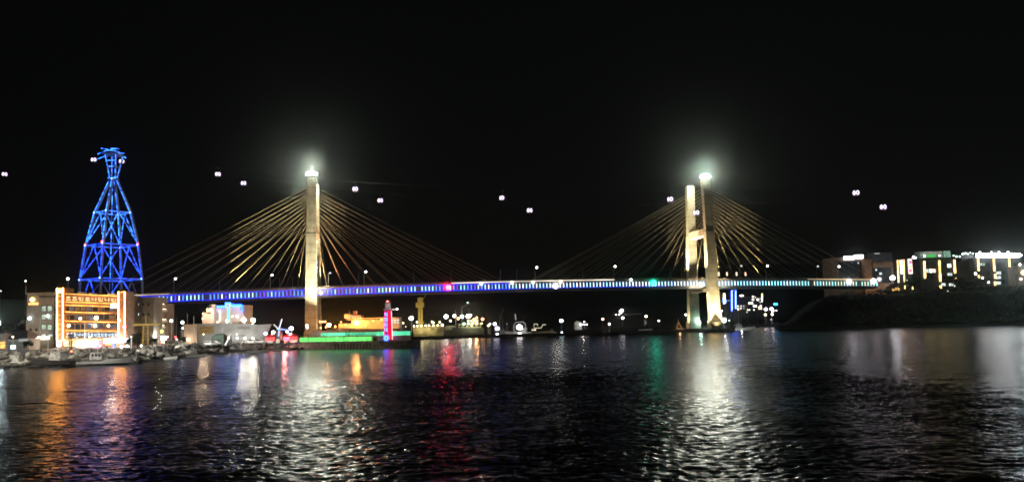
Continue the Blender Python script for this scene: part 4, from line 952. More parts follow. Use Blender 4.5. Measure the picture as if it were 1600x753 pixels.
# red lit stalls
def stall(px, py, d, w, label, em):
    p = at(px, py, d); s_ = thing("food_stall", label, "stall", (p.x, d, GZ), group="red lit stalls beside the windmill")
    for x in (-w, w):
        for y in (-1, 1): m = MB(); m.box(x - .06, x + .06, y - .06, y + .06, 0, 2.4); m.build("post", STEEL, s_)
    m = MB(); m.frust([(-w - .3, -1.4, 2.4), (w + .3, -1.4, 2.4), (w + .3, 1.4, 2.4), (-w - .3, 1.4, 2.4)], [(-w * .3, -.2, 3.5), (w * .3, -.2, 3.5), (w * .3, .2, 3.5), (-w * .3, .2, 3.5)]); m.build("awning", REDP, s_)
    m = MB(); m.box(-w, w, -1.15, -.9, .9, 2.3); m.build("lit_front", em, s_); m = MB(); m.box(-w, w, -1.1, -.7, 0, .9); m.build("counter", WHITE, s_)
    return s_
ER = emi("stall red glow", (1, .05, .05), 3.6, .5, 1.2); EP = emi("stall pink glow", (1, .12, .22), 4, .6, 1.5)
for px, py, w, lb, em in ((423, 533, 1.7, "stall with glowing red front just left of the windmill", ER), (431, 536, .9, "narrow red stall close against the windmill", ER), (447, 533, 1.8, "pink red glowing stall just right of the windmill", EP), (458, 532, 2.0, "red glowing stall farthest right of the windmill", ER)): stall(px, py, 342, w, lb, em)
for px, py, r, m, lb in ((415, 521, .95, E_VIO, "white lamp between the grey bow and the red stalls"), (427, 519, 1.0, E_WHITE, "white lamp above the left red stall"), (449, 518, 1.0, E_VIO, "violet white lamp low over the pink stall"), (455, 513, 1.25, E_VIO, "violet white lamp highest over the red stalls"),
                         (454, 522.5, .8, E_WHITE, "white lamp low among the red stalls"), (479.5, 508, .55, E_COOL, "tiny cool lamp left of the foot of the left bridge tower"), (480, 511.5, .65, E_WHITE, "tiny white lamp at the foot of the left bridge tower")): lamp(px, py, 346, r, m, lb)
point("stall_glow", at(445, 526, 336), 2600, (1, .3, .25), .5)
# promenade lamps at the left
lamp(-5, 505, 300, 1.6, emi("lamp glaring cool", (.82, .95, 1), 150), "glaring white street lamp cut by the left picture edge", GZ)
lamp(61, 526.5, 290, .8, emi("lamp pale yellow", (1, .95, .7), 5), "pale street lamp on a tall pole before the grey hotel", GZ, flat=.5)
p = at(61.5, 546, 288); pl = thing("flagpole", "slim bare pole on the quay in front of the grey hotel", "pole", (p.x, 288, GZ)); MB().tube([(0, 0, 0), (0, 0, at(61, 497, 288).z - GZ)], .1, 6).build("pole", WHITE, pl); MB().ball((0, 0, at(61, 497, 288).z - GZ), .16).build("finial", STEEL, pl, True)
lamp(40, 439, 420, .55, E_WHITE, "tiny white light on a mast high above the grey hotel", GZ); lamp(106, 435.5, 430, 1.0, E_WHITE, "white light on a mast above the orange hotel's left corner tower", GZ)
lamp(1, 454.5, 430, .35, E_COOL, "faint white dot of a mast light at the left edge", GZ)
lamp(198.5, 541, 300, .9, E_WHITE, "white lamp right of the glaring canopy of the orange hotel", GZ); lamp(190, 543, 300, .9, E_WARM, "low warm lamp beneath the glaring canopy", GZ)
lamp(221, 540, 300, .6, E_COOL, "low cool lamp left of the yellow jib crane", GZ)
for k, (px, py, d, s_) in enumerate(((12, 548, 345, 1.6), (24, 548, 350, 1.9), (44, 548, 306, .7), (206, 545, 310, .75), (215, 545, 305, .95), (238, 542, 305, .7), (287, 540, 330, .6), (200, 545, 322, .6))):
    p = at(px, py, d); tree((p.x, d, GZ), s_, ("dark bushy tree behind the left shed, left one", "dark bushy tree behind the left shed, right one", "small dark tree between the left shed and the grey hotel", "shaggy tree left of the yellow crane",
        "taller tree touching the yellow crane's jib", "small tree right of the yellow crane", "small tree left of the beige stern tower", "small tree under the glaring canopy's right end")[k], k)
# boats beached or moored before the rocks
for k, (px, py, rz, L, hm, lb) in enumerate(((86, 571.5, 2.9, 15, BLKP, "dark hulled fishing boat with white roof moored off the rocks below the grey hotel"), (162, 570, .15, 13, GREYP, "pale grey boat moored below the orange hotel"), (22, 572, 3.0, 12, WHITE, "white fishing boat moored at the far left below the kiosk"), (260, 561.5, .3, 6, WHITE, "small white skiff by the rocks right of the yellow crane"), (403, 550.5, .2, 7, GREYP, "small open boat with leaning pole under the grey bow"))):
    p = onz(px, py); fishing_boat((p.x, p.y - 1, .1), rz, L, lb, hm, mast=2.5 if k < 3 else 3.5, group="boats moored along the rock slope", cabx=-.1)
for k, (px, py, L, rz, lb) in enumerate(((118, 569.5, 7, .5, "small dark skiff squeezed between the moored boats below the orange hotel"), (212, 567, 6, 2.6, "small grey dinghy by the rocks below the yellow crane"), (308, 557, 6, .2, "small grey dinghy by the rocks below the beige stern tower"), (345, 552.5, 6.5, 2.9, "small grey dinghy by the rocks below the green tent"), (440, 547.5, 6, .3, "small dark dinghy by the rocks beside the green mole"))):
    p = onz(px, py); fishing_boat((p.x, p.y - 1, .05), rz, L, lb, (GREYP, BLKP)[k % 2], mast=2.2 + k * .5, group="boats moored along the rock slope", cabx=-.15)
for k, (px, py, d, rz, i, lb, zz) in enumerate(((167, 553, 262, .4, 0, "person in dark clothes standing on the rocks below the orange hotel, right one", None), (158, 555, 262, -.3, 0, "person in dark clothes standing on the rocks below the orange hotel, left one", None),
                                            (142, 548, 272, .2, 1, "person in grey standing on the quay in front of the pink signs", None), (64, 556, 262, 1.2, 1, "person in grey on the quay below the grey hotel", None), (300, 545, 300, 0, 0, "person in dark clothes before the beige stern tower", None))):
    p = at(px, py, d); person((p.x, d, GZ - .1), rz, i, lb, "people on the quay and the mole").scale = (1.25, 1.25, 1.25) if k < 2 else (1, 1, 1)
# added lamp posts, with unseen spots over the water that brighten the rocks
for px, d, w, c in ((20, 275, 5200, (1, .93, .8)), (75, 272, 5200, (1, .92, .75)), (140, 280, 5000, (1, .88, .72)), (205, 285, 5200, (1, .93, .82)), (262, 296, 6500, (1, .94, .84)), (318, 300, 6000, (1, .94, .84)), (370, 312, 5500, (1, .95, .88)), (425, 322, 3500, (1, .85, .75))):
    shp = min(shore, key=lambda q_: abs(q_.x / q_.y - at(px, 540, 100).x / 100)); d = shp.y + 17
    p = at(px, 520, d); r_ = lamp(px, 526 if px < 300 else 522, d, .34, E_WARM, "added promenade lamp on the quay edge, " + {20: "below the kiosk and shed", 75: "below the green lit windows of the grey hotel", 140: "before the middle of the orange hotel", 205: "left of the yellow jib crane", 262: "below the warm balconies", 318: "below the ochre banner", 370: "under the grey hull", 425: "before the left red stall"}[px], GZ, group="added promenade lamps on the quay edge")
    spot("rock_fill_light", r_.location + Vector((0, -27, 9)), r_.location + Vector((0, -7, -1)), w * 2.6, c, 110, .8, .4, r_)

# ------------------------------------------------------------------ MOLE with green lit wall
A = onz(462, 545.5); Z = onz(637, 543.5); ml = Z - A; mlL = ml.length; u_ = ml.normalized(); v_ = Vector((-u_.y, u_.x, 0))
mole = thing("mole", "concrete mole with green lit promenade wall ending at the red lighthouse", "mole", A)
def mb_(s0, s1, t0, t1, z0, z1):
    c = lambda s, t, z: u_ * s + v_ * t + Vector((0, 0, z)); return [c(s0, t0, z0), c(s1, t0, z0), c(s1, t1, z0), c(s0, t1, z0)], [c(s0, t0, z1), c(s1, t0, z1), c(s1, t1, z1), c(s0, t1, z1)]
def mbox(nm, s0, s1, t0, t1, z0, z1, m, par=None, label=None): a, b = mb_(s0, s1, t0, t1, z0, z1); return MB().frust(a, b).build(nm, m, par or mole, label=label)
def ms(px, t=0, py=540):
    r = ray(px, py); k = (A.x * v_.x + A.y * v_.y + t) / (r.x * v_.x + r.y * v_.y); return (Vector((r.x * k, r.y * k, 0)) - Vector((A.x, A.y, 0))).dot(u_)
mbox("quay_wall", 0, mlL, 0, 11, -3, 2.4, CONC_D); mbox("quay_wall_cap", -.2, mlL + .2, -.15, 11.2, 2.4, 2.9, CONC_D)
sG0, sG1, sG2 = ms(465), ms(580), ms(634)
EG1 = emi("wall glow green", (.16, .88, .17), 1.4, .25, .25); EG2 = emi("wall glow mint", (.12, .82, .42), 1.3, .25, .25)  # emissive sheets stand in for green light falling on the walls
w = mbox("parapet_wall", sG0, sG1, 1.0, 1.6, 2.9, 4.9, CONC); mbox("wall_glow_panel", sG0 + .2, sG1 - .2, .9, .99, 3.05, 4.8, EG1, w)
w = mbox("parapet_wall", sG1, sG2, 4.0, 4.6, 2.9, 6.7, CONC); mbox("wall_glow_panel", sG1 + .1, sG2 - .1, 3.9, 3.99, 5.0, 6.6, EG2, w)
w = mbox("back_wall", ms(484), sG1, 8.0, 8.6, 2.9, 6.6, CONC); mbox("wall_glow_panel", ms(484), sG1 - .2, 7.9, 7.99, 5.2, 6.5, EG2, w)
w = mbox("back_wall", ms(468), ms(524), 9.0, 9.5, 2.9, 7.3, CONC)
mb = MB()
for s_ in np.arange(ms(524), sG1, .62): a, b = mb_(s_, s_ + .12, 7.6, 7.75, 5.0, 6.9); mb.frust(a, b)
for zz in (5.6, 6.85): a, b = mb_(ms(524), sG1, 7.62, 7.73, zz, zz + .08); mb.frust(a, b)
o = mb.build("railing", STEEL_D, mole)
for s_ in np.arange(ms(524), ms(578), 1.5): mbox("fender", s_, s_ + .55, -.42, -.16, .2, 2.1, BLKP)
mb = MB()
for s_ in np.arange(sG0 + .3, sG1, 2.2): a, b = mb_(s_, s_ + .12, .75, .88, 2.9, 4.9); mb.frust(a, b)
mb.build("wall_ribs", CONC_D, mole)
for k, px in enumerate((476.5, 480.5, 487.5, 491.5, 494.5, 500, 540, 552)):
    s_ = ms(px); p = A + u_ * s_ + v_ * 2.4 + Vector((0, 0, 2.9 if k < 6 else 2.9))
    mbox("step", s_ - .6, s_ + .6, 1.9, 3.0, 2.9, 4.1, CONC_D)
    person(p + Vector((0, 0, 1.2)), rnd.uniform(-1, 1), k % 3, "person in dark clothes at the green wall, " + ("farthest left", "second from the left", "left of the bridge tower's foot", "in front of the bridge tower", "touching the bridge tower's right edge", "just right of the bridge tower", "midway to the lighthouse, left one", "midway to the lighthouse, right one")[k], "people on the quay and the mole")
# lighthouse
sp_ = ms(606.5, 3.2, 500); lp = A + u_ * sp_ + v_ * 3.2; lh = thing("lighthouse", "glowing red lighthouse with blue vertical lettering at the end of the mole", "lighthouse", (lp.x, lp.y, 2.9))
def LZ(py): return at(606.5, py, lp.y).z - 2.9
z0, z1, z2, z3, z4 = 0, LZ(485), LZ(480.5), LZ(473.5), LZ(466.5)
MB().lathe((0, 0, 0), [(1.75, 0), (1.6, .6), (1.3, z1 - .3), (1.25, z1)], 24).build("tower", REDP, lh, True)
MB().lathe((0, 0, z1), [(1.5, 0), (2.0, .45), (2.0, .65), (1.9, .66)], 20).build("gallery", WHITE, lh)
mb = MB()
for k in range(16):
    a = 2 * math.pi * k / 16; mb.tube([(1.9 * math.cos(a), 1.9 * math.sin(a), z1 + .6), (1.9 * math.cos(a), 1.9 * math.sin(a), z1 + 1.6)], .05, 4)
mb.tube([(1.9 * math.cos(2 * math.pi * k / 16), 1.9 * math.sin(2 * math.pi * k / 16), z1 + 1.6) for k in range(17)], .05, 4); mb.build("railing", STEEL_D, lh)
MB().lathe((0, 0, z1 + .6), [(1.15, 0), (1.15, .6), (1.0, .7), (1.0, z3 - z1 - .6)], 12).build("lantern", emi("lantern glass dim", (.75, .6, .62), .5, .6, 1.0), lh)
mb = MB()
for k in range(8): a = 2 * math.pi * k / 8; mb.tube([(1.05 * math.cos(a), 1.05 * math.sin(a), z1 + 1.2), (1.05 * math.cos(a), 1.05 * math.sin(a), z3)], .08, 4)
mb.build("lantern_bars", WHITE, lh)
rr_ = (z4 - z3) * .95
MB().lathe((0, 0, z3), [(1.25, 0), (1.3, .3), (1.15, rr_ * .5), (.7, rr_ * .85), (.15, rr_)], 16).build("dome", REDP, lh, True); MB().ball((0, -1.15, rr_ * .42 + z3), .5, 0, .35).build("dome_lamp", emi("dome lamp rose", (1, .3, .25), 6), lh, True)
ERED = emi("lighthouse red strip", (1, .005, .03), 2.6); EMAG = emi("lighthouse magenta strip", (.6, .02, .6), 1.8)
def lhs(u, m, r=.13, za=.5, zb=None, nm="light_strip"):
    zb = zb or z1 - .3; P = []
    for k in range(6):
        t_ = k / 5; z = za + (zb - za) * t_; rad = 1.6 + (1.28 - 1.6) * (z / z1) + .1; P.append((rad * math.sin(u), -rad * math.cos(u), z))
    return MB().tube(P, r, 5).build(nm, m, lh)
for u, m in ((-1.25, ERED), (-.8, EMAG), (-.1, EMAG), (.18, ERED), (.45, ERED), (.75, ERED), (1.05, ERED)): lhs(u, m)
lhs(1.45, emi("lighthouse white strip", (1, .7, .8), 2)); lhs(-1.5, emi("lighthouse violet strip", (.2, .1, 1), 3), za=z1 - 2.2)
# blue vertical lettering
try:
    for k, chh in enumerate("하멜등대"):
        cu = bpy.data.curves.new("t", 'FONT'); cu.body = chh; cu.size = 1.75; cu.extrude = .05; cu.align_x = 'CENTER'; cu.offset = .03
        to = bpy.data.objects.new("t", cu); COL.objects.link(to); bpy.context.view_layer.update()
        me = bpy.data.meshes.new_from_object(to.evaluated_get(bpy.context.evaluated_depsgraph_get())); bpy.data.objects.remove(to)
        me.materials.clear(); me.materials.append(emi("lettering blue", (.1, .25, 1), 3.5)); o = bpy.data.objects.new("letter", me); COL.objects.link(o); o.parent = lh
        z = z1 - 2.3 - k * 2.0; u = -.42; rad = 1.6 + (1.28 - 1.6) * (z / z1) + .3; o.location = (rad * math.sin(u), -rad * math.cos(u), z); o.rotation_euler = (R(90), 0, u)
except Exception as ex: print("font", ex)
mb = MB(); mb.lathe((0, 0, 0), [(1.25, -.08), (1.3, 0), (1.25, .08)], 20); o = mb.build("emblem", emi("emblem blue", (.02, .08, 1), 6), lh); o.rotation_euler = (R(90), 0, -.25); o.location = (-.5, -2.25, 1.15)
mb = MB(); mb.tube([(math.cos(a) * .7, math.sin(a) * .7, .12) for a in [k * .52 for k in range(13)]], .1, 4); o2 = mb.build("emblem_ring", emi("emblem ring pale blue", (.2, .4, 1), 4), o)
MB().tube([(1.6, -.4, z1 + .35), (4.4, -.8, z1 + .3)], .12, 5).build("davit", emi("davit light", (.9, .9, 1), 1.6), lh)
MB().ball((3.8, -.75, z1 + .55), .3).build("davit_lamp", E_WHITE, lh, True)
spot("mole_lamp_light", A + u_ * ms(615) + v_ * 1.0 + Vector((0, 0, 4.2)), lh.location + Vector((0, 0, 5)), 2400, (1, .12, .16), 90, .7, .3)
# small rocks sheltering the foot of the mole
for k in range(12):
    o = bpy.data.objects.new("boulder", RM[k % 9]); COL.objects.link(o); o.location = A + u_ * rnd.uniform(-6, 4) + Vector((0, rnd.uniform(-3, 1), rnd.uniform(0, 1.6))); s = rnd.uniform(.9, 1.6); o.scale = (s, s, s * .8); o.rotation_euler = (rnd.uniform(-1, 1), 0, rnd.uniform(0, 6))
    tag(o, "boulder piled at the landward foot of the green lit mole", "boulder", "boulders at the foot of the mole")
spot("mole_wash", A + u_ * 25 + v_ * -1 + Vector((0, -22, 7)), A + u_ * 25 + Vector((0, 0, 1)), 2600, (1, .9, .7), 120, .9, .5)
# ------------------------------------------------------------------ FAR HARBOUR
# dark low rock mole in front of the harbour basin
fm0 = onz(622, 531.5); fm1 = onz(1150, 516.5)
mb = MB(); N = 60; rows = []
for i in range(N + 1):
    t = i / N; p = fm0.lerp(fm1, t) + Vector((0, 2.2 * mn.noise(Vector((i * .4, 0, 0))), 0)); h = 1.5 + .5 * mn.noise(Vector((i * .7, 3, 0))); rows.append([(p.x, p.y, -1), (p.x, p.y + 3, h), (p.x, p.y + 9, h + .2), (p.x, p.y + 14, -1)])
for a, b in zip(rows, rows[1:]): mb.add(a + b, [(i, i + 1, 5 + i, 4 + i) for i in range(3)])
mb.add(rows[0], [(0, 1, 2, 3)]); mb.add(rows[-1], [(3, 2, 1, 0)])
tag(mb.build("rock_mole", mat("black wet rock", (.03, .03, .028), .9, var=.4, scale=.5, bump=.7)), "long low dark rock mole between the lighthouse and the right bridge tower", "mole")
def big_ship(name, label, px0, px1, d, pyd, hm, bow=1, cat="ship", beam=10):
    p = at((px0 + px1) / 2, 500, d); L = abs(at(px1, 500, d).x - at(px0, 500, d).x) / 1.08; zt_ = at((px0 + px1) / 2, pyd, d).z
    r_ = thing(name, label, cat, (p.x, d, 0)); D = zt_ / .72
    o = hull_mb(L, beam, D, .18, .06, 18).build("hull", hm, r_)
    if bow < 0: o.scale = (-1, 1, 1)
    return r_, L, D * .65
def tier(r_, nm, x0, x1, z0, z1, m, w=7, lit=None, n=6, y0=None):
    mb = MB(); mb.box(x0, x1, -w / 2, w / 2, z0, z1); o = mb.build(nm, m, r_)
    if lit:
        for k in range(n):
            x = x0 + (x1 - x0) * (k + .5) / n; mb = MB(); mb.box(x - (x1 - x0) / n * .28, x + (x1 - x0) / n * .28, -w / 2 - .1, -w / 2 + .05, z0 + (z1 - z0) * .45, z0 + (z1 - z0) * .8); mb.build("window", lit, o)
    return o
def slamp(r_, px, py, d, r, m, nm="deck_lamp", dy=0, w=0, c=(1, .8, .5)):
    p = at(px, py, d + dy) - r_.location; MB().ball(p, r * .68, 0, .9).build(nm, m, r_, True)
    if w: point("deck_glow", r_.location + p + Vector((0, -1.8, 1.0)), w, c, .5, r_)
# orange lit ship
D1 = 420
s_, L, dk_ = big_ship("cargo_ship", "long dark hulled ship flooded in orange light behind the green mole", 505, 628, 420, 512, BLKP, -1, beam=14)
s_.location.y = D1 + 8
def sx(px, d=D1 + 8, r_=s_): return at(px, 500, d).x - r_.location.x
def sz(py, px=560, d=D1 + 8): return at(px, py, d).z
tier(s_, "deck_cargo", sx(532), sx(552), dk_, sz(505), ORANGEHULL, 9); tier(s_, "deck_cargo", sx(552), sx(612), dk_, sz(500), ORANGEHULL, 10)
tier(s_, "deck_railing", sx(566), sx(612), sz(498), sz(497), YHULL, 10.4); tier(s_, "deckhouse", sx(612), sx(626), dk_, sz(497), mat("pale ship paint", (.5, .5, .42), .6), 9, E_WINC, 3); 
tier(s_, "superstructure", sx(544), sx(566), sz(500), sz(492.5), mat("brown ship paint", (.26, .14, .08), .7), 8, GLASSD, 5); tier(s_, "bridge_deck", sx(541), sx(549), sz(497), sz(490.5), ORANGEHULL, 9); tier(s_, "funnel", sx(553), sx(558), sz(493), sz(486), _M["brown ship paint"], 4)
MB().tube([(sx(546), 0, sz(492)), (sx(546), 0, sz(484))], .15, 5).build("mast", STEEL, s_)
m = MB()
for x in np.arange(sx(580), sx(600), 1.6): m.tube([(x, -5.2, sz(506)), (x + .8, -5.2, sz(498))], .12, 4)
m.build("gantry", YHULL, s_)
slamp(s_, 514, 507.5, D1, 1.25, emi("sodium glaring", (1, .42, .12), 220), w=4500, c=(1, .36, .08)); slamp(s_, 557, 504.5, D1 - 1, 1.3, emi("sodium glaring", (1, .42, .12), 220), w=6000, c=(1, .36, .08))
for px, py in ((583, 501), (596, 499), (540, 507), (524, 510), (606, 505)): slamp(s_, px, py, D1, .55, E_SOD, w=1500, c=(1, .38, .1))
for px in (500, 504, 508): slamp(s_, px, 502.5, D1, .6, E_SOD)
for px, py in ((501, 512), (509, 511), (533, 503), (571, 509)): slamp(s_, px, py, D1, .4, E_SOD)
point("deck_glow", at(590, 508, D1 - 6), 2500, (1, .36, .08), .6); point("deck_glow", at(556, 492, D1 - 4), 2600, (1, .36, .1), .6)
fishing_boat(at(621, 526, 400) * 1, .3, 12, "small orange lit boat just right of the lighthouse", ORANGEHULL, mast=3)
fishing_boat(at(592, 526, 402) * 1, 2.8, 9, "small orange lit boat just left of the lighthouse", ORANGEHULL, mast=2)
point("boat_glow", at(618, 515, 392), 1200, (1, .5, .2), .4)
# yellow floating crane ship
s_, L, dk_ = big_ship("crane_barge", "yellow lit barge with a tall twin column crane and a row of deck lamps", 645, 693, 575, 508.5, YHULL, 1, beam=12)
X = lambda px, d=575: at(px, 500, d).x - s_.location.x
Zp = lambda py, px=670, d=575: at(px, py, d).z
tier(s_, "deck_wall", X(646), X(672), dk_ - 1, Zp(510), YHULL, 11.5); tier(s_, "deckhouse", X(673), X(693), dk_ - 1, Zp(509), YHULL, 11.5, BLKP, 8)
for k, px in enumerate((655, 659)): MB().tube([(X(px), 0, Zp(510)), (X(px), 0, Zp(479))], .85, 8).build("crane_column", YEL, s_)
m = MB(); m.box(X(650), X(663), -2, 2, Zp(480), Zp(472)); m.build("crane_head", YEL, s_, bevel=.3); m = MB(); m.box(X(653), X(661), -1.5, 1.5, Zp(472), Zp(464)); m.build("crane_cab", YEL, s_, bevel=.3)
MB().tube([(X(660), 0, Zp(470)), (X(669), 0, Zp(455))], .2, 4).build("crane_jib", YEL, s_)
m = MB(); m.box(X(652), X(662), -2, 2, Zp(504), Zp(501.5)); m.build("crane_base", YEL, s_)
for px in (647, 652, 658.5, 665, 670, 677, 684, 691): slamp(s_, px, 509 - (px - 647) * .03, 565, .62 if px not in (691,) else 1.0, emi("deck lamp cream", (1, .92, .62), 12), w=400, c=(1, .85, .4))
for px, py in ((651.5, 503), (675, 502.5), (677, 504), (687, 503)): slamp(s_, px, py, 568, .8, emi("deck lamp amber", (1, .85, .5), 9))
spot("crane_wash", at(657, 500, 560), at(657, 475, 575), 350, (1, .8, .3), 90, .8, .5)
point("deck_glow", at(660, 516, 560), 1500, (1, .88, .45), .6)
lamp(642.5, 497, 566, 2.0, emi("mast floodlight", (1, .97, .92), 13), "big round white floodlight left of the yellow crane barge", 2); lamp(630, 504.5, 566, .8, E_WARM, "small warm lamp between the lighthouse and the crane barge", 2)
for k, (px, py) in enumerate(((621.5, 512), (626, 514), (634, 510), (618, 514.5))): lamp(px, py, 470, .4, E_WARM, ("tiny lamp low beside the lighthouse, second one", "tiny lamp low beside the lighthouse, third one", "tiny lamp low beside the lighthouse, farthest right", "tiny lamp closest to the lighthouse's right side")[k], 1)
# second ship with bright white and orange lamps
s_, L, dk_ = big_ship("fishing_ship", "dark ship with green grey house and a crowd of glaring white and orange lamps", 694, 758, 560, 511, mat("dark green hull paint", (.05, .06, .05), .6), -1, beam=11)
X = lambda px, d=560: at(px, 500, d).x - s_.location.x
Zp = lambda py, px=725, d=560: at(px, py, d).z
tier(s_, "deckhouse", X(717), X(752), dk_ - 1, Zp(505.5), mat("green grey ship paint", (.24, .27, .16), .6, var=.3, scale=.3), 10, GLASSD, 5); tier(s_, "deckhouse", X(696), X(710), dk_ - 1, Zp(508), _M["green grey ship paint"], 8)
tier(s_, "bridge_deck", X(730), X(748), Zp(505.5), Zp(499), _M["green grey ship paint"], 8, E_WINW, 4)
for px, py in ((722, 478), (712, 484), (733, 482)): MB().tube([(X(px), 0, dk_), (X(px), 0, Zp(py))], .22, 5, r2=.1).build("mast", STEEL, s_)
MB().tube([(X(722), 0, Zp(480)), (X(735), 0, Zp(474))], .12, 4).build("boom", STEEL, s_); slamp(s_, 730.5, 472.5, 560, .5, E_COOL)
EMF = _M["mast floodlight"]
for px, py, r, m in ((697, 494.5, 2.0, EMF), (710, 493.5, 1.5, EMF), (722, 494.5, 1.7, EMF), (731.5, 494, 2.1, EMF), (735, 492.5, 1.2, EMF), (716, 497.5, 1.1, E_SOD), (741, 499, 1.3, E_SOD), (754, 498.5, 1.3, E_SOD), (745, 496, .8, E_SOD), (704, 501, 1.0, E_WARM),
                     (725, 505.5, 1.0, emi("deck lamp mint", (.6, 1, .85), 8)), (732, 505.5, .6, E_WARM), (738.5, 505, .6, E_WARM), (744.5, 505, .9, E_WARM), (752.5, 505, .6, E_WARM)): slamp(s_, px, py, 552, r, m, w=900 if r > 1.6 else 0, c=(1, .9, .7))
point("deck_glow", at(744, 497, 548), 5000, (1, .4, .15), .5); point("deck_glow", at(735, 508, 550), 2500, (.9, 1, .6), .5)
# bright strips of quay edge
for px0, px1, py, lb in ((643, 693, 527.2, "long pale lit quay edge below the yellow crane barge"), (708, 747, 525.5, "shorter pale lit quay edge below the glaring ship")):
    p = at((px0 + px1) / 2, py, 520); w = at(px1, py, 520).x - at(px0, py, 520).x; q = thing("pontoon", lb, "pontoon", (p.x, 520, 0), group="lit pontoons in the harbour")
    m = MB(); m.box(-w / 2, w / 2, 0, 4, -.4, .8); m.build("float", WHITE, q); m = MB(); m.box(-w / 2, w / 2, -.12, -.02, .45, .65); m.build("edge_light", emi("edge light", (.95, .95, .85), .8, .6, .1), q)
    if px0 == 643: m = MB(); [m.tube([(x, 1, .8), (x, 1, 1.7)], .06, 4) for x in np.arange(-w / 2, w / 2, 2)]; m.build("railing", STEEL, q)
# boats and lamps in the middle
def mboat(px, py, d, L, rz, lb, hm=WHITE, mast=4, lit=None): p = at(px, py, d); fishing_boat((p.x, d, .2), rz, L, lb, hm, mast=mast, lit=lit, group="boats moored in the harbour basin")
mboat(791, 518, 545, 13, .2, "small grey boat with tall aerial between the violet lamps and white boat", GREYP, 9)
fishing_boat(tuple(at(812, 518, 540).to_2d()) + (.2,), 3.0, 16, "white boat framed in pale tubes around one glaring round lamp", WHITE, mast=8, lit=E_WINC, group="boats moored in the harbour basin")
mboat(840, 518, 545, 14, .1, "low boat with yellowish lit gunwale, left of the pale windows", YHULL, 2, E_WINW); mboat(858, 517, 560, 10, 2.9, "small boat with three yellowish cabin lights", WHITE, 1.5, E_WINW)
p = at(788, 506, 548); q = thing("aerial", "thin curved aerial pole rising over the small grey boat", "aerial", (p.x - 2.6, 548, 2)); m = MB(); m.tube([(0, 0, 0), (-.6, 0, at(786, 505, 548).z - 2), (.2, 0, at(787, 493, 548).z - 2), (2.4, 0, at(791, 482, 548).z - 2)], .12, 5); m.build("pole", STEEL, q)
for px0, py0, px1, py1, lb in ((834.5, 512.5, 848, 506, "yellowish lit tube frame on the low boat"),):
    p = at(841, 512, 538); q = thing("tube_frame", lb, "frame", (p.x, 538, 1.2)); P = [at(a, b, 538) - q.location for a, b in ((840, 509), (840, 506), (834.5, 506), (834.5, 512.5), (846, 512), (848, 507), (853, 507))]
    MB().tube(P, .22, 5).build("lit_tube", emi("tube cream", (1, .92, .65), .9), q)
q = thing("tube_frame", "pale rounded tube frame around the glaring lamp of the white boat", "frame", at(812, 512, 534)); P = [at(a, b, 534) - q.location for a, b in ((806.5, 517.5), (803, 516), (803, 508), (806, 503.5), (817, 503), (821, 506), (821.5, 513))]
MB().tube(P, .28, 5).build("lit_tube", emi("tube pale", (.95, .92, .85), .3), q); P = [at(a, b, 534) - q.location for a, b in ((805, 490.5), (806, 499.5))]; MB().tube(P, .5, 6).build("lit_mast", _M["tube pale"], q)
for px, py, d, r, m, lb in ((811.5, 511, 536, 2.6, emi("floodlight round", (1, .95, .93), 10), "glaring round white lamp in the middle of the harbour"), (812, 522, 515, 1.2, E_WARM, "white lamp low at the water under the glaring round lamp"), (777, 523, 515, .9, E_COOL, "small white lamp low at the water under the two violet lamps"),
                            (773, 506, 545, 1.7, emi("violet flood", (.85, .78, 1), 8), "violet white lamp, upper one of two"), (777, 513, 545, 1.8, emi("violet flood", (.85, .78, 1), 8), "violet white lamp, lower one of two"), (763, 508.5, 550, .9, E_WARM, "small warm lamp left of the two violet lamps, left dot"), (765.5, 506, 550, 1.0, E_WARM, "small warm lamp left of the two violet lamps, right dot"),
                            (877, 501, 560, 1.8, emi("cyan flood", (.72, .95, 1), 7), "bluish white lamp over the dark mole below the white bridge lamp"), (878, 520, 515, .8, E_COOL, "faint flat lamp at the water under the bluish white lamp"), (792, 505.5, 545, .5, E_WINC, "faint lamp on the small grey boat")):
    lamp(px, py, d, r, m, lb, 0.6, group=None)
f = Fac("boathouse", "small pale gabled boathouse right of the bluish white lamp", "boathouse", 903, 575, 3)
x0, z0 = f.q(898, 509); x1, zt_ = f.q(909, 501); zr = f.q(903, 504)[1]
m = MB(); m.box(x0, x1, 0, 6, -1, zr); m.build("wall", WHITE, f.root); MB().frust([(x0 - .3, -.3, zr), (x1 + .3, -.3, zr), (x1 + .3, 6.3, zr), (x0 - .3, 6.3, zr)], [(x0 + 1.5, -.3, zt_), (x0 + 2, -.3, zt_), (x0 + 2, 6.3, zt_), (x0 + 1.5, 6.3, zt_)]).build("roof", GREYP, f.root)
point("boathouse_glow", f.o + Vector((3, -4, 4)), 500, (1, .95, .85), .4, f.root)
for k, (px, py) in enumerate(((907, 507.5), (910.5, 506.5), (913.5, 507), (917, 506.5), (913, 502.5))): lamp(px, py, 572, .55, E_WHITE, ("tiny lamp just right of the pale boathouse, first of the row", "tiny lamp of the row right of the boathouse, second", "tiny lamp of the row right of the boathouse, third", "tiny lamp at the right end of the row by the boathouse", "tiny lamp above the row right of the boathouse")[k], 2)
def ground(x, y): return max(0, far_hill(x, y))
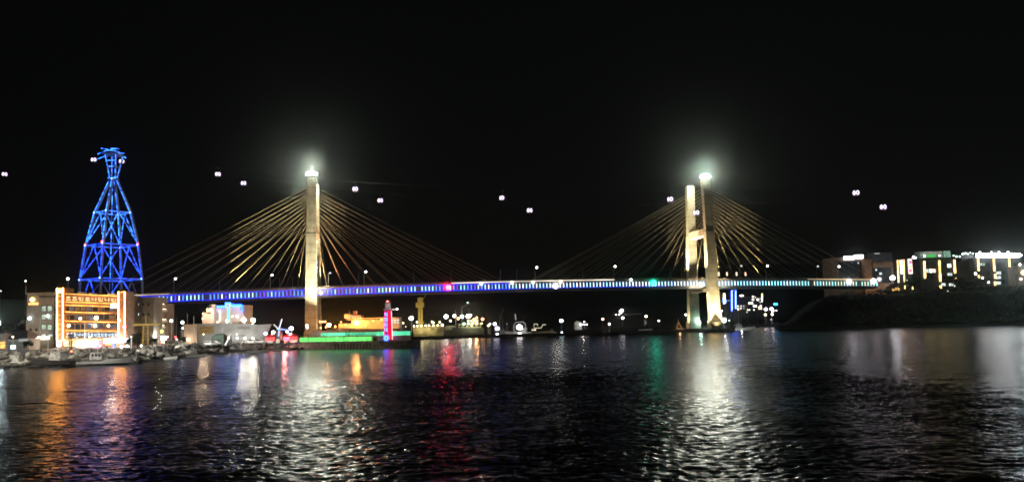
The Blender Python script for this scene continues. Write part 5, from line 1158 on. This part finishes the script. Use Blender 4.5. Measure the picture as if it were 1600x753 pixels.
hill = [(942, 498.5, 700, 1.4, emi("lamp salmon", (1, .55, .4), 12), "salmon coloured lamp at the foot of the dark hillside"), (952, 506, 640, 1.4, E_WHITE, "white lamp low on the shore right of the salmon lamp"), (962.5, 491.5, 760, 1.0, E_WARM, "small lamp left of the violet lamp on the hillside"),
        (967.5, 491, 760, 1.0, E_WARM, "small lamp directly below the violet hillside lamp"), (971.5, 485, 780, 2.3, E_VIO, "large violet lamp on the hillside"), (968.5, 486.5, 778, 1.0, E_VIO, "tiny white lamp touching the left of the violet lamp"), (970.5, 488.5, 778, 1.1, E_WHITE, "tiny white lamp touching the underside of the violet lamp"), (973, 496.5, 720, 1.9, E_WHITE, "white lamp below the violet hillside lamp"),
        (992, 476, 860, 2.4, E_WHITE, "bright white lamp, upper left of the hillside lamps"), (1010, 475, 880, 1.0, E_COOL, "faint pair of lamps between the two bright hillside lamps"), (1020.5, 480.5, 840, 2.2, E_WHITE, "bright white lamp, upper right of the hillside lamps"), (1009.5, 494, 740, 1.5, E_WARM, "warm lamp above the pale triangular sail"), (1029.5, 501, 700, 1.2, E_WHITE, "small lamp right of the triangular sail"),
        (1053.5, 471, 900, 1.6, E_WARM, "lone high lamp left of the right bridge tower"), (1071.5, 491.5, 760, 1.3, E_WHITE, "small lamp touching the left side of the right tower's far leg")]
for px, py, d, r, m, lb in hill:
    p = at(px, py, d); lamp(px, py, d, r, m, lb, min(p.z - 2, ground(p.x, d)), group="lamps on the hillside")
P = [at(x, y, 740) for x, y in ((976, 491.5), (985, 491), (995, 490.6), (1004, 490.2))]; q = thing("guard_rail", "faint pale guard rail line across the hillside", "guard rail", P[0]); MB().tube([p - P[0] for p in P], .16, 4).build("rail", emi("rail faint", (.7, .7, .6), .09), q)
q = thing("sail_boat", "small boat with pale triangular sail moored below the hillside", "boat", (at(1007, 512, 590).x, 590, .1), group="boats moored in the harbour basin"); hull_mb(9, 2.4, 1.4).build("hull", WHITE, q)
p0_ = q.location; P = [at(a, b, 590) - p0_ for a, b in ((1007, 499), (1011, 504), (1007, 509))]; m = MB(); m.frust([P[0], P[1], P[2]], [p + Vector((0, .1, 0)) for p in P]); m.build("sail", WHITE, q); point("sail_glow", at(1003, 503, 582), 350, (.7, .9, 1), .3)
# construction-like warm frame at the foot of the right pylon
q = thing("ladder_stand", "small orange lit triangular stand at the foot of the right tower's far leg", "stand", B(SPAN - 8.5, 20, 2.2))
for a, b in (((-1.5, 0, 0), (0, 0, 4)), ((2, 0, 0), (0, 0, 4)), ((-1.5, 0, 0), (2, 0, 0)), ((0, 0, 4), (0, .4, 6))): MB().tube([a, b], .16, 5).build("strut", ORANGEHULL, q)
point("stand_glow", q.location + Vector((0, -3, 1.5)), 600, (1, .6, .3), .3, q)
point("pilecap_cool_glow", B(SPAN + 3, 12.2, 6.5), 2300, (.6, 1, .9), .5)

# ------------------------------------------------------------------ TOWN behind the right tower
TD = 700
def tb(name, lb, px0, py0, px1, py1, d=TD, m=BLKWALL, cat="building"):
    f = Fac(name, lb, cat, (px0 + px1) / 2, d, max(0, far_hill(at((px0 + px1) / 2, 500, d).x, d) - 2)); f.box("wall", px0, py0, px1, py1, 0, 12, m, ground=True); f.box("parapet", px0 - .4, py0 - .7, px1 + .4, py0 + .3, -.3, 12.3, m); return f
f = tb("sign_tower", "slim building with stacked yellow, white and blue glowing signs beside the right tower", 1128.5, 457, 1134.5, 500)
f.box("sign_yellow", 1130, 458.5, 1133, 464, -.6, -.2, emi("sign yellow glow", (1, .78, .35), 5)); f.box("sign_white", 1130, 464, 1133, 468.5, -.6, -.2, emi("sign white glow", (1, .97, .95), 8)); f.box("sign_blue", 1128.5, 468.5, 1135.5, 471.5, -.6, -.2, emi("sign blue glow", (.05, .15, 1), 6)); f.box("sign_white", 1130.5, 471.5, 1133.5, 475, -.6, -.2, _M["sign white glow"])
f = tb("blue_tower_block", "tall dark tower block outlined with rows of blue lamps", 1143, 453.5, 1149, 500)
EBB = emi("lamp row blue", (.04, .10, 1), 9); EBL = emi("lamp row pale blue", (.45, .6, 1), 7)
f.line("blue_outline", [(1143, 486), (1142.7, 454), (1149.3, 453.5), (1149.5, 486)], .55, EBB, y=-.8)
for yy in np.arange(455, 485, 3.4): f.ball("facade_lamp", 1143.2, yy, .55, EBL, y=-1.4); f.ball("facade_lamp", 1148.6, yy + 1.3, .55, EBL, y=-1.4)
f = tb("pink_sign_building", "dark building under a soft pink lozenge sign", 1151, 465, 1167, 500, 720); f.ball("pink_sign", 1158.3, 461.8, 2.0, emi("sign soft pink", (1, .72, .68), 3.2), sz=.42, y=-1); f.line("sign_post", [(1158.3, 463), (1158.3, 466)], .3, STEEL, y=0)
windows(f, (1153, 1158, 1163), (478, 482), 3.2, 2.6, lambda i, j: (E_WINW if (i + j) % 2 == 0 else emi("pane lilac", (.8, .7, .85), 1.4)))
f = tb("lit_apartments", "dark apartment house with scattered bright square windows", 1169, 464, 1182, 500, 705)
EWB = emi("pane bright", (1, .97, .82), 3.4)
windows(f, (1171, 1175), (473.5,), 3.6, 3.6, lambda i, j: EWB); windows(f, (1176.5,), (463.5, 468), 3.6, 3.2, lambda i, j: EWB); windows(f, (1178, 1181), (478,), 3, 3.6, lambda i, j: EWB); windows(f, (1180,), (464,), 2, 2.4, lambda i, j: EWB); windows(f, (1171, 1168, 1178), (484,), 2.4, 2, lambda i, j: EWB)
f = tb("lit_apartments", "dark apartment house with a vertical yellow light strip on its right corner", 1183, 463, 1192, 500, 712)
windows(f, (1184,), (468,), 4, 3.8, lambda i, j: EWB); windows(f, (1188,), (466.5, 472), 2.8, 2.4, lambda i, j: E_WINC); windows(f, (1186, 1189), (481,), 3.4, 6, lambda i, j: E_WINW); windows(f, (1188.5,), (477.5,), 3, 2.2, lambda i, j: EWB)
f.line("yellow_strip", [(1190.5, 458.5), (1190.5, 464)], .6, emi("strip yellow", (1, .95, .3), 3), y=-.6); f.line("pale_strip", [(1190.5, 464), (1190.5, 471.5)], .5, emi("strip pale", (1, 1, .85), 3), y=-.6)
f = tb("blue_sign_house", "low dark house with a bright blue sign at the right end of the town", 1206, 478, 1217, 500, 700); f.box("blue_sign", 1209, 473.5, 1214.5, 476.5, -.6, -.2, emi("sign azure", (.04, .45, 1), 6)); f.box("sign_frame", 1208.6, 476.5, 1214.9, 480, -.3, 0, STEEL_D)
windows(f, (1209, 1213), (485,), 3, 2.5, lambda i, j: emi("pane rosy", (1, .8, .85), 2.5))
f = tb("small_house", "low dark house with lamps on its wall between the two bridge tower legs and town", 1136, 474, 1142, 500, 690); windows(f, (1139,), (469.3,), 3, 1.4, lambda i, j: E_WINC)
f = tb("small_house", "low dim house with scattered yellowish panes under the pink sign", 1151, 483, 1168, 500, 660); windows(f, (1153, 1157), (482,), 3, 4, lambda i, j: E_WINW); windows(f, (1167,), (487.5,), 2, 2, lambda i, j: E_WINW)
for px, py, d, r, m, lb in ((1131, 500, 600, 2.6, emi("mist flood", (.92, 1, .97), 12), "big glaring white lamp at the shore just right of the right tower"), (1196.5, 483, 660, 1.9, E_VIO, "violet street lamp of the town, left one"), (1205.5, 482.5, 660, 2.0, E_VIO, "violet street lamp of the town, right one"), (1207, 486, 660, 1.3, E_VIO, "small violet lamp below the right violet street lamp"),
                            (1196, 491.5, 640, 1.2, E_WARM, "warm lamp below the left violet street lamp"), (1206.5, 491, 640, 1.2, E_WARM, "warm lamp below the right violet street lamp"), (1128, 485.5, 640, 1.0, E_WHITE, "small white lamp left of the glaring shore lamp"), (1139.5, 500.5, 610, 1.0, E_WINC, "dim lamp right of the glaring shore lamp"), (1205, 499, 600, 1.0, E_WINC, "dim lamp on the slope at the right end of the town"), (1153.5, 483.5, 655, 1.5, E_WINW, "yellowish lamp at the foot of the blue tower block")):
    lamp(px, py, d, r, m, lb, 2)
for k, (px, py, s_) in enumerate(((1138, 500, 1.0), (1144, 503, .9), (1163, 498, 1.25), (1176, 499, 1.1), (1188, 502, 1.0))): p = at(px, py + 8, 612); tree((p.x, 612, .5), s_, ("tree lit by the glaring shore lamp", "tree right of the one beside the glaring shore lamp", "large dark tree in front of the pink sign building", "dark tree in front of the bright square windows", "dark tree below the yellow corner strip")[k], k, "trees on the shore of the town")
point("shore_lamp_light", at(1133, 499, 596), 5000, (.9, 1, .95), .6)
p = at(1160, 516, 520); fishing_boat((p.x, 520, .1), .1, 14, "low white boat off the shore right of the right bridge tower", WHITE, mast=1.5, group="boats moored in the harbour basin"); point("boat_glow", at(1159, 510, 512), 700, (1, 1, .95), .3)

# ------------------------------------------------------------------ HEADLAND with hotels
HD = 545
def gz(px, d=HD): return bank_h(at(px, 500, d).x, d)
def hb(name, lb, px0, py0, px1, py1, m, d=HD, dep=16, cat="building"):
    f = Fac(name, lb, cat, (px0 + px1) / 2, d, gz((px0 + px1) / 2, d) - .5); f.box("wall", px0, py0, px1, py1, 0, dep, m, ground=True); return f
f = hb("brown_apartment_block", "brown block with a glowing white roof sign and a dark glazed front", 1300, 402, 1352, 455, BRWALL)
f.box("curtain_wall", 1311, 408, 1349, 441, -.25, -.02, GLASSD); 
for i in range(1, 5): f.box("mullion", 1311 + i * 7.6 - .25, 408, 1311 + i * 7.6 + .25, 441, -.4, -.26, STEEL_D)
f.box("roof_sign", 1317.5, 400.5, 1333, 406, -1.6, -.9, emi("roof sign lilac white", (.93, .9, 1), 7)); f.box("roof_sign", 1333.8, 398.5, 1347, 404, -1.6, -.9, _M["roof sign lilac white"]); windows(f, (1340.5,), (411,), 2, 2.8, lambda i, j: E_WINC, y=-.5)
spot("wall_wash", f.o + Vector((-14, -12, 1)), f.o + Vector((-8, 0, 14)), 2200, (1, .6, .3), 80, .9, .4, f.root)
f = hb("brown_portal_block", "brown block with a square portal frame and dark recess, right of the roof sign block", 1351, 404, 1396, 455, mat("warm brown cladding", (.22, .12, .06), .85, var=.25, scale=.4), HD - 4)
f.box("penthouse", 1362, 394.5, 1394, 408, -.3, 8, BLKWALL); f.box("portal_lintel", 1363, 410, 1393.5, 417, -1.4, -.05, _M["warm brown cladding"]); f.box("portal_recess", 1363, 418, 1393, 442, -.3, -.06, GLASSD)
for x in (1370, 1374.5, 1379, 1386): f.box("lintel_opening", x - 1.5, 411.5, x + 1.5, 414, -1.5, -1.38, BLKWALL)
windows(f, (1368.5,), (421.5,), 3, 4, lambda i, j: E_WINC, y=-.4); windows(f, (1375.5,), (427.5,), 5, 4, lambda i, j: E_WINC, y=-.4)
f.box("penthouse_light", 1366, 395.5, 1374, 396.8, -.5, -.32, emi("faint white light", (.9, .95, 1), .5))
spot("wall_wash", f.o + Vector((-8, -12, 1)), f.o + Vector((-5, 0, 10)), 3800, (1, .58, .25), 90, .9, .4, f.root)
lamp(1394.5, 434, HD - 14, 2.2, emi("headland flood", (.97, .95, 1), 50), "glaring white floodlight left of the gold edged building", gz(1395, HD - 14))
f = hb("gold_edged_building", "building with gold lit edges, a white vertical sign and a red picture billboard", 1402, 405, 1425, 455, BLKWALL, HD - 6)
EGOLD = emi("gold strip", (1, .66, .22), 3.4, .5, .5); EGD = emi("dim gold strip", (1, .66, .3), 1.0, .5, .5)
f.line("gold_strip", [(1403.5, 441), (1402, 407)], .42, EGOLD, y=-.5); f.line("gold_strip", [(1412.5, 441), (1412, 406)], .3, EGOLD, y=-.5); f.line("gold_strip", [(1402, 407), (1412, 405.5)], .22, EGD, y=-.5); f.line("gold_strip", [(1413.5, 446), (1413.5, 452)], .3, EGOLD, y=-.5); f.line("gold_strip", [(1425.5, 444), (1425.5, 452)], .32, EGOLD, y=-.5)
f.box("white_sign", 1406, 407, 1410.5, 428, -.8, -.3, emi("vertical sign white", (.95, .88, 1), 2.6)); f.box("billboard", 1418.5, 404.5, 1424.5, 428, -.9, -.3, emi("billboard pale", (1, .8, .72), 1.7))
for y_, m_ in ((410, emi("billboard red", (1, .05, .15), 2.6)), (417, emi("billboard orange", (1, .5, .2), 2.2)), (423, _M["billboard red"])): f.box("billboard_patch", 1419.5, y_ - 2.2, 1423.5, y_ + 1.6, -1.0, -.92, m_)
windows(f, (1417,), (438,), 1.8, 1.8, lambda i, j: EWB)
f.ball("roof_lamp", 1427, 402, 1.2, E_COOL, y=-.5); f.ball("roof_lamp", 1429.5, 403, .9, E_COOL, y=-.5)
f = hb("small_shop", "tiny shop with an orange glowing sign below the gold edged building", 1392, 447, 1406, 456, BLKWALL, HD - 16, 6); f.box("orange_sign", 1393.5, 449, 1405, 454.5, -.5, -.1, emi("shop sign amber", (1, .55, .15), 2.4, .8, .6))
f = hb("green_roof_hotel", "dark hotel with a green lit rooftop sign and gold vertical light strips", 1438, 404, 1494, 456, BLKWALL, HD)
f.box("rooftop_box", 1436, 393, 1484, 403, 0, 6, mat("pale green panel", (.35, .42, .36), .6)); f.box("rooftop_light", 1438, 393, 1472, 401.6, -.35, -.05, emi("rooftop glow grey green", (.55, .62, .52), .4, .5, .4)); f.box("rooftop_light", 1474.5, 392, 1485, 402, -.35, -.05, emi("rooftop glow mint", (.45, .8, .6), .42, .4, .4)); f.box("green_sign", 1447, 397.5, 1461, 402, -.7, -.4, emi("rooftop green", (.12, .75, .14), .7))
f.ball("roof_lamp", 1443.5, 400, .8, E_COOL, y=-.8); f.ball("roof_lamp", 1467, 399.5, .6, E_COOL, y=-.8)
for x, ya, yb in ((1443.5, 408, 435), (1467, 407, 440), (1469, 446, 453), (1490.5, 406, 427), (1492, 434, 438)): f.line("gold_strip", [(x, ya), (x + 1.5 * (yb - ya) / 30, yb)], .62, EGOLD, y=-.6)
windows(f, (1449, 1454.5, 1460), (423,), 5.2, 7, lambda i, j: (E_WINC, EWB, E_WINW)[i]); windows(f, (1483,), (415,), 7, 6.5, lambda i, j: EWB); windows(f, (1484,), (428.5,), 9, 5, lambda i, j: E_WINC); windows(f, (1474, 1486), (444.5,), 8.5, 5.5, lambda i, j: E_WINC); windows(f, (1492,), (446,), 3, 4, lambda i, j: EWB); windows(f, (1481,), (454.5,), 2, 1.6, lambda i, j: EWB)
windows(f, (1449, 1456, 1475), (412, 433), 4.5, 5, lambda i, j: GLASSD); f.box("string_course", 1446, 452.5, 1468, 453.3, -.4, 0, BEIGE)
f = hb("low_link_building", "low dark link building topped by a row of small white lamps", 1494, 408, 1522, 456, BLKWALL, HD + 3)
for px, py, r in ((1490, 399, .7), (1494.5, 400.5, .9), (1499.5, 400.5, .8), (1504, 396.5, .8), (1506, 395.8, .8), (1509, 395.5, .9), (1512.5, 396.5, .7), (1516, 394.5, .6), (1520, 396, .7)): f.ball("roof_lamp", px, py + .3, r, emi("roof lamp mint white", (.8, 1, .88), 3.2), y=0)
f.line("lamp_rail", [(1489, 402), (1500, 402), (1504, 398.5), (1521, 397.5)], .2, STEEL_D, y=.3); f.box("roof_kiosk", 1502, 398, 1512, 409, .2, 4, BLKWALL); f.box("roof_kiosk", 1512.2, 398.5, 1522, 409, .5, 4, BLKWALL)
f = hb("white_crown_hotel", "dark hotel crowned by a blazing white roof sign, with gold light strips below", 1522, 402, 1596, 456, BLKWALL, HD - 2)
for a, b in ((1524, 1537.5), (1538.5, 1559), (1560, 1578), (1579, 1591)): f.box("roof_sign", a, 396.2, b, 402, -1.8, -.8, emi("roof sign blazing", (.92, .96, 1), 17))
x, z = f.q(1591, 399); MB().frust([(x, -1.8, z - 1.2), (x, -.8, z - 1.2), (x, -.8, z + 1.2), (x, -1.8, z + 1.2)], [(x + 1.7, -1.35, z - .1), (x + 1.7, -1.25, z - .1), (x + 1.7, -1.25, z + .1), (x + 1.7, -1.35, z + .1)]).build("roof_sign", _M["roof sign blazing"], f.root)
for px in (1531, 1549, 1561, 1575): f.ball("roof_lamp", px, 394.2, .75, E_COOL, y=0)
for x, ya, yb in ((1527.5, 404, 423), (1529, 430, 434), (1552, 403, 424), (1554, 428, 435), (1554, 440, 446), (1576, 402, 420), (1577.5, 426, 431), (1578.5, 443, 448)): f.line("gold_strip", [(x, ya), (x + 1.2 * (yb - ya) / 20, yb)], .55, EGOLD, y=-.5)
windows(f, (1560,), (426.5, 433.5, 442), 9.5, 5.8, lambda i, j: E_WINC); windows(f, (1533, 1537), (413,), 4, 5, lambda i, j: E_WIN); windows(f, (1544, 1568, 1586), (413, 426, 440), 5, 6, lambda i, j: GLASSD)
for px, py, r in ((1523.5, 427.5, 1.0), (1534.5, 434, .8), (1544, 441, .8)): f.ball("facade_lamp", px, py, r, E_WHITE, y=-.6)
point("crown_glow", f.o + Vector((0, -6, f.q(1558, 392)[1])), 3500, (.9, .95, 1), 2.0, f.root)
f = hb("corner_house", "house with a round orange lit window cut by the right picture edge", 1590, 415, 1618, 456, BRWALL, HD - 22, 10)
f.ball("round_window", 1599.5, 426, 2.0, emi("round window orange", (1, .6, .25), 2.6), y=-.2, sz=.8); f.ball("wall_lamp", 1592.5, 413.5, .9, E_WARM); f.ball("wall_lamp", 1594.5, 436, .8, E_WHITE)
spot("wall_wash", f.o + Vector((0, -8, 2)), f.o + Vector((0, 0, 9)), 700, (1, .55, .25), 90, .9, .4, f.root)
# off-frame lamp added to cast the pale streak on the water at right
for px, py, r, lb in ((1612, 424, 2.2, "added white floodlight on a mast just outside the right picture edge"),): lamp(px, py, 425, r, emi("added flood cyan white", (.72, .96, 1), 520), lb, 0)
spot("olive_wash", B(S1 - 10, -9.5, dz(S1) - 3.6), B(S1 - 6, -40, 0), 300, (.9, .8, .3), 100, .9, .4)
# wood on the headland: uncountable foliage in one mass
g = random.Random(11); mb = MB()
for _ in range(2600):
    x = g.uniform(BX0 + 6, 470); edge = 486 - 24 * sm(BX0, BX0 + 150, x); y = edge + g.uniform(4, 62); h = bank_h(x, y); r_ = g.uniform(1.4, 3.0)
    if y > HD - 24: continue
    for _k in range(11):
        a = Vector((g.gauss(0, 1), g.gauss(0, 1), abs(g.gauss(0, 1)))).normalized() * r_ * g.uniform(.7, 1); p = Vector((x, y, h + r_ * .4)) + a
        u = Vector((g.gauss(0, 1), g.gauss(0, 1), g.gauss(0, 1))).normalized(); w = u.cross(a).normalized(); s_ = g.uniform(.35, .8)
        mb.add([p - u * s_, p + w * s_ * .6, p + u * s_, p - w * s_ * .6], [(0, 1, 2, 3)])
o = mb.build("wood", LEAF); tag(o, "dense dark wood covering the slope of the headland", "wood", kind="stuff")
for k, (px, s_) in enumerate(((1430, 1.7), (1500, 1.8), (1516, 1.5), (1398, 1.2))): p = at(px, 455, HD - 18); tree((p.x, HD - 18, bank_h(p.x, HD - 18) - .3), s_, ("dark tree between the gold edged building and the green signed hotel", "dark tree before the low link building, left one", "dark tree before the low link building, right one", "small dark tree by the glaring white floodlight")[k], k, "trees on the headland")
# yellowish weathered rock awash close to the camera, lower right
p = onz(1527, 758); rk = thing("shore_rock", "yellowish weathered rock with a pale pointed tip, awash at the lower right", "rock", (p.x, p.y, .15))
bm = bmesh.new(); bmesh.ops.create_icosphere(bm, subdivisions=4, radius=1)
for v in bm.verts: v.co *= 1 + .18 * mn.noise(v.co * 1.7) + .06 * mn.noise(v.co * 5); v.co.x *= 1.35; v.co.z *= .42
me = bpy.data.meshes.new("rock_body"); bm.to_mesh(me); bm.free(); me.materials.append(mat("yellowish algae rock", (.28, .26, .13), .9, var=.4, scale=2.5, bump=.6)); o = bpy.data.objects.new("rock_body", me); COL.objects.link(o); o.parent = rk
MB().lathe((1.12, -.1, -.1), [(.2, 0), (.17, .3), (.1, .5), (.03, .68)], 7).build("pale_tip", mat("bleached stone", (.6, .58, .42), .9, var=.2, scale=3, bump=.4), rk)
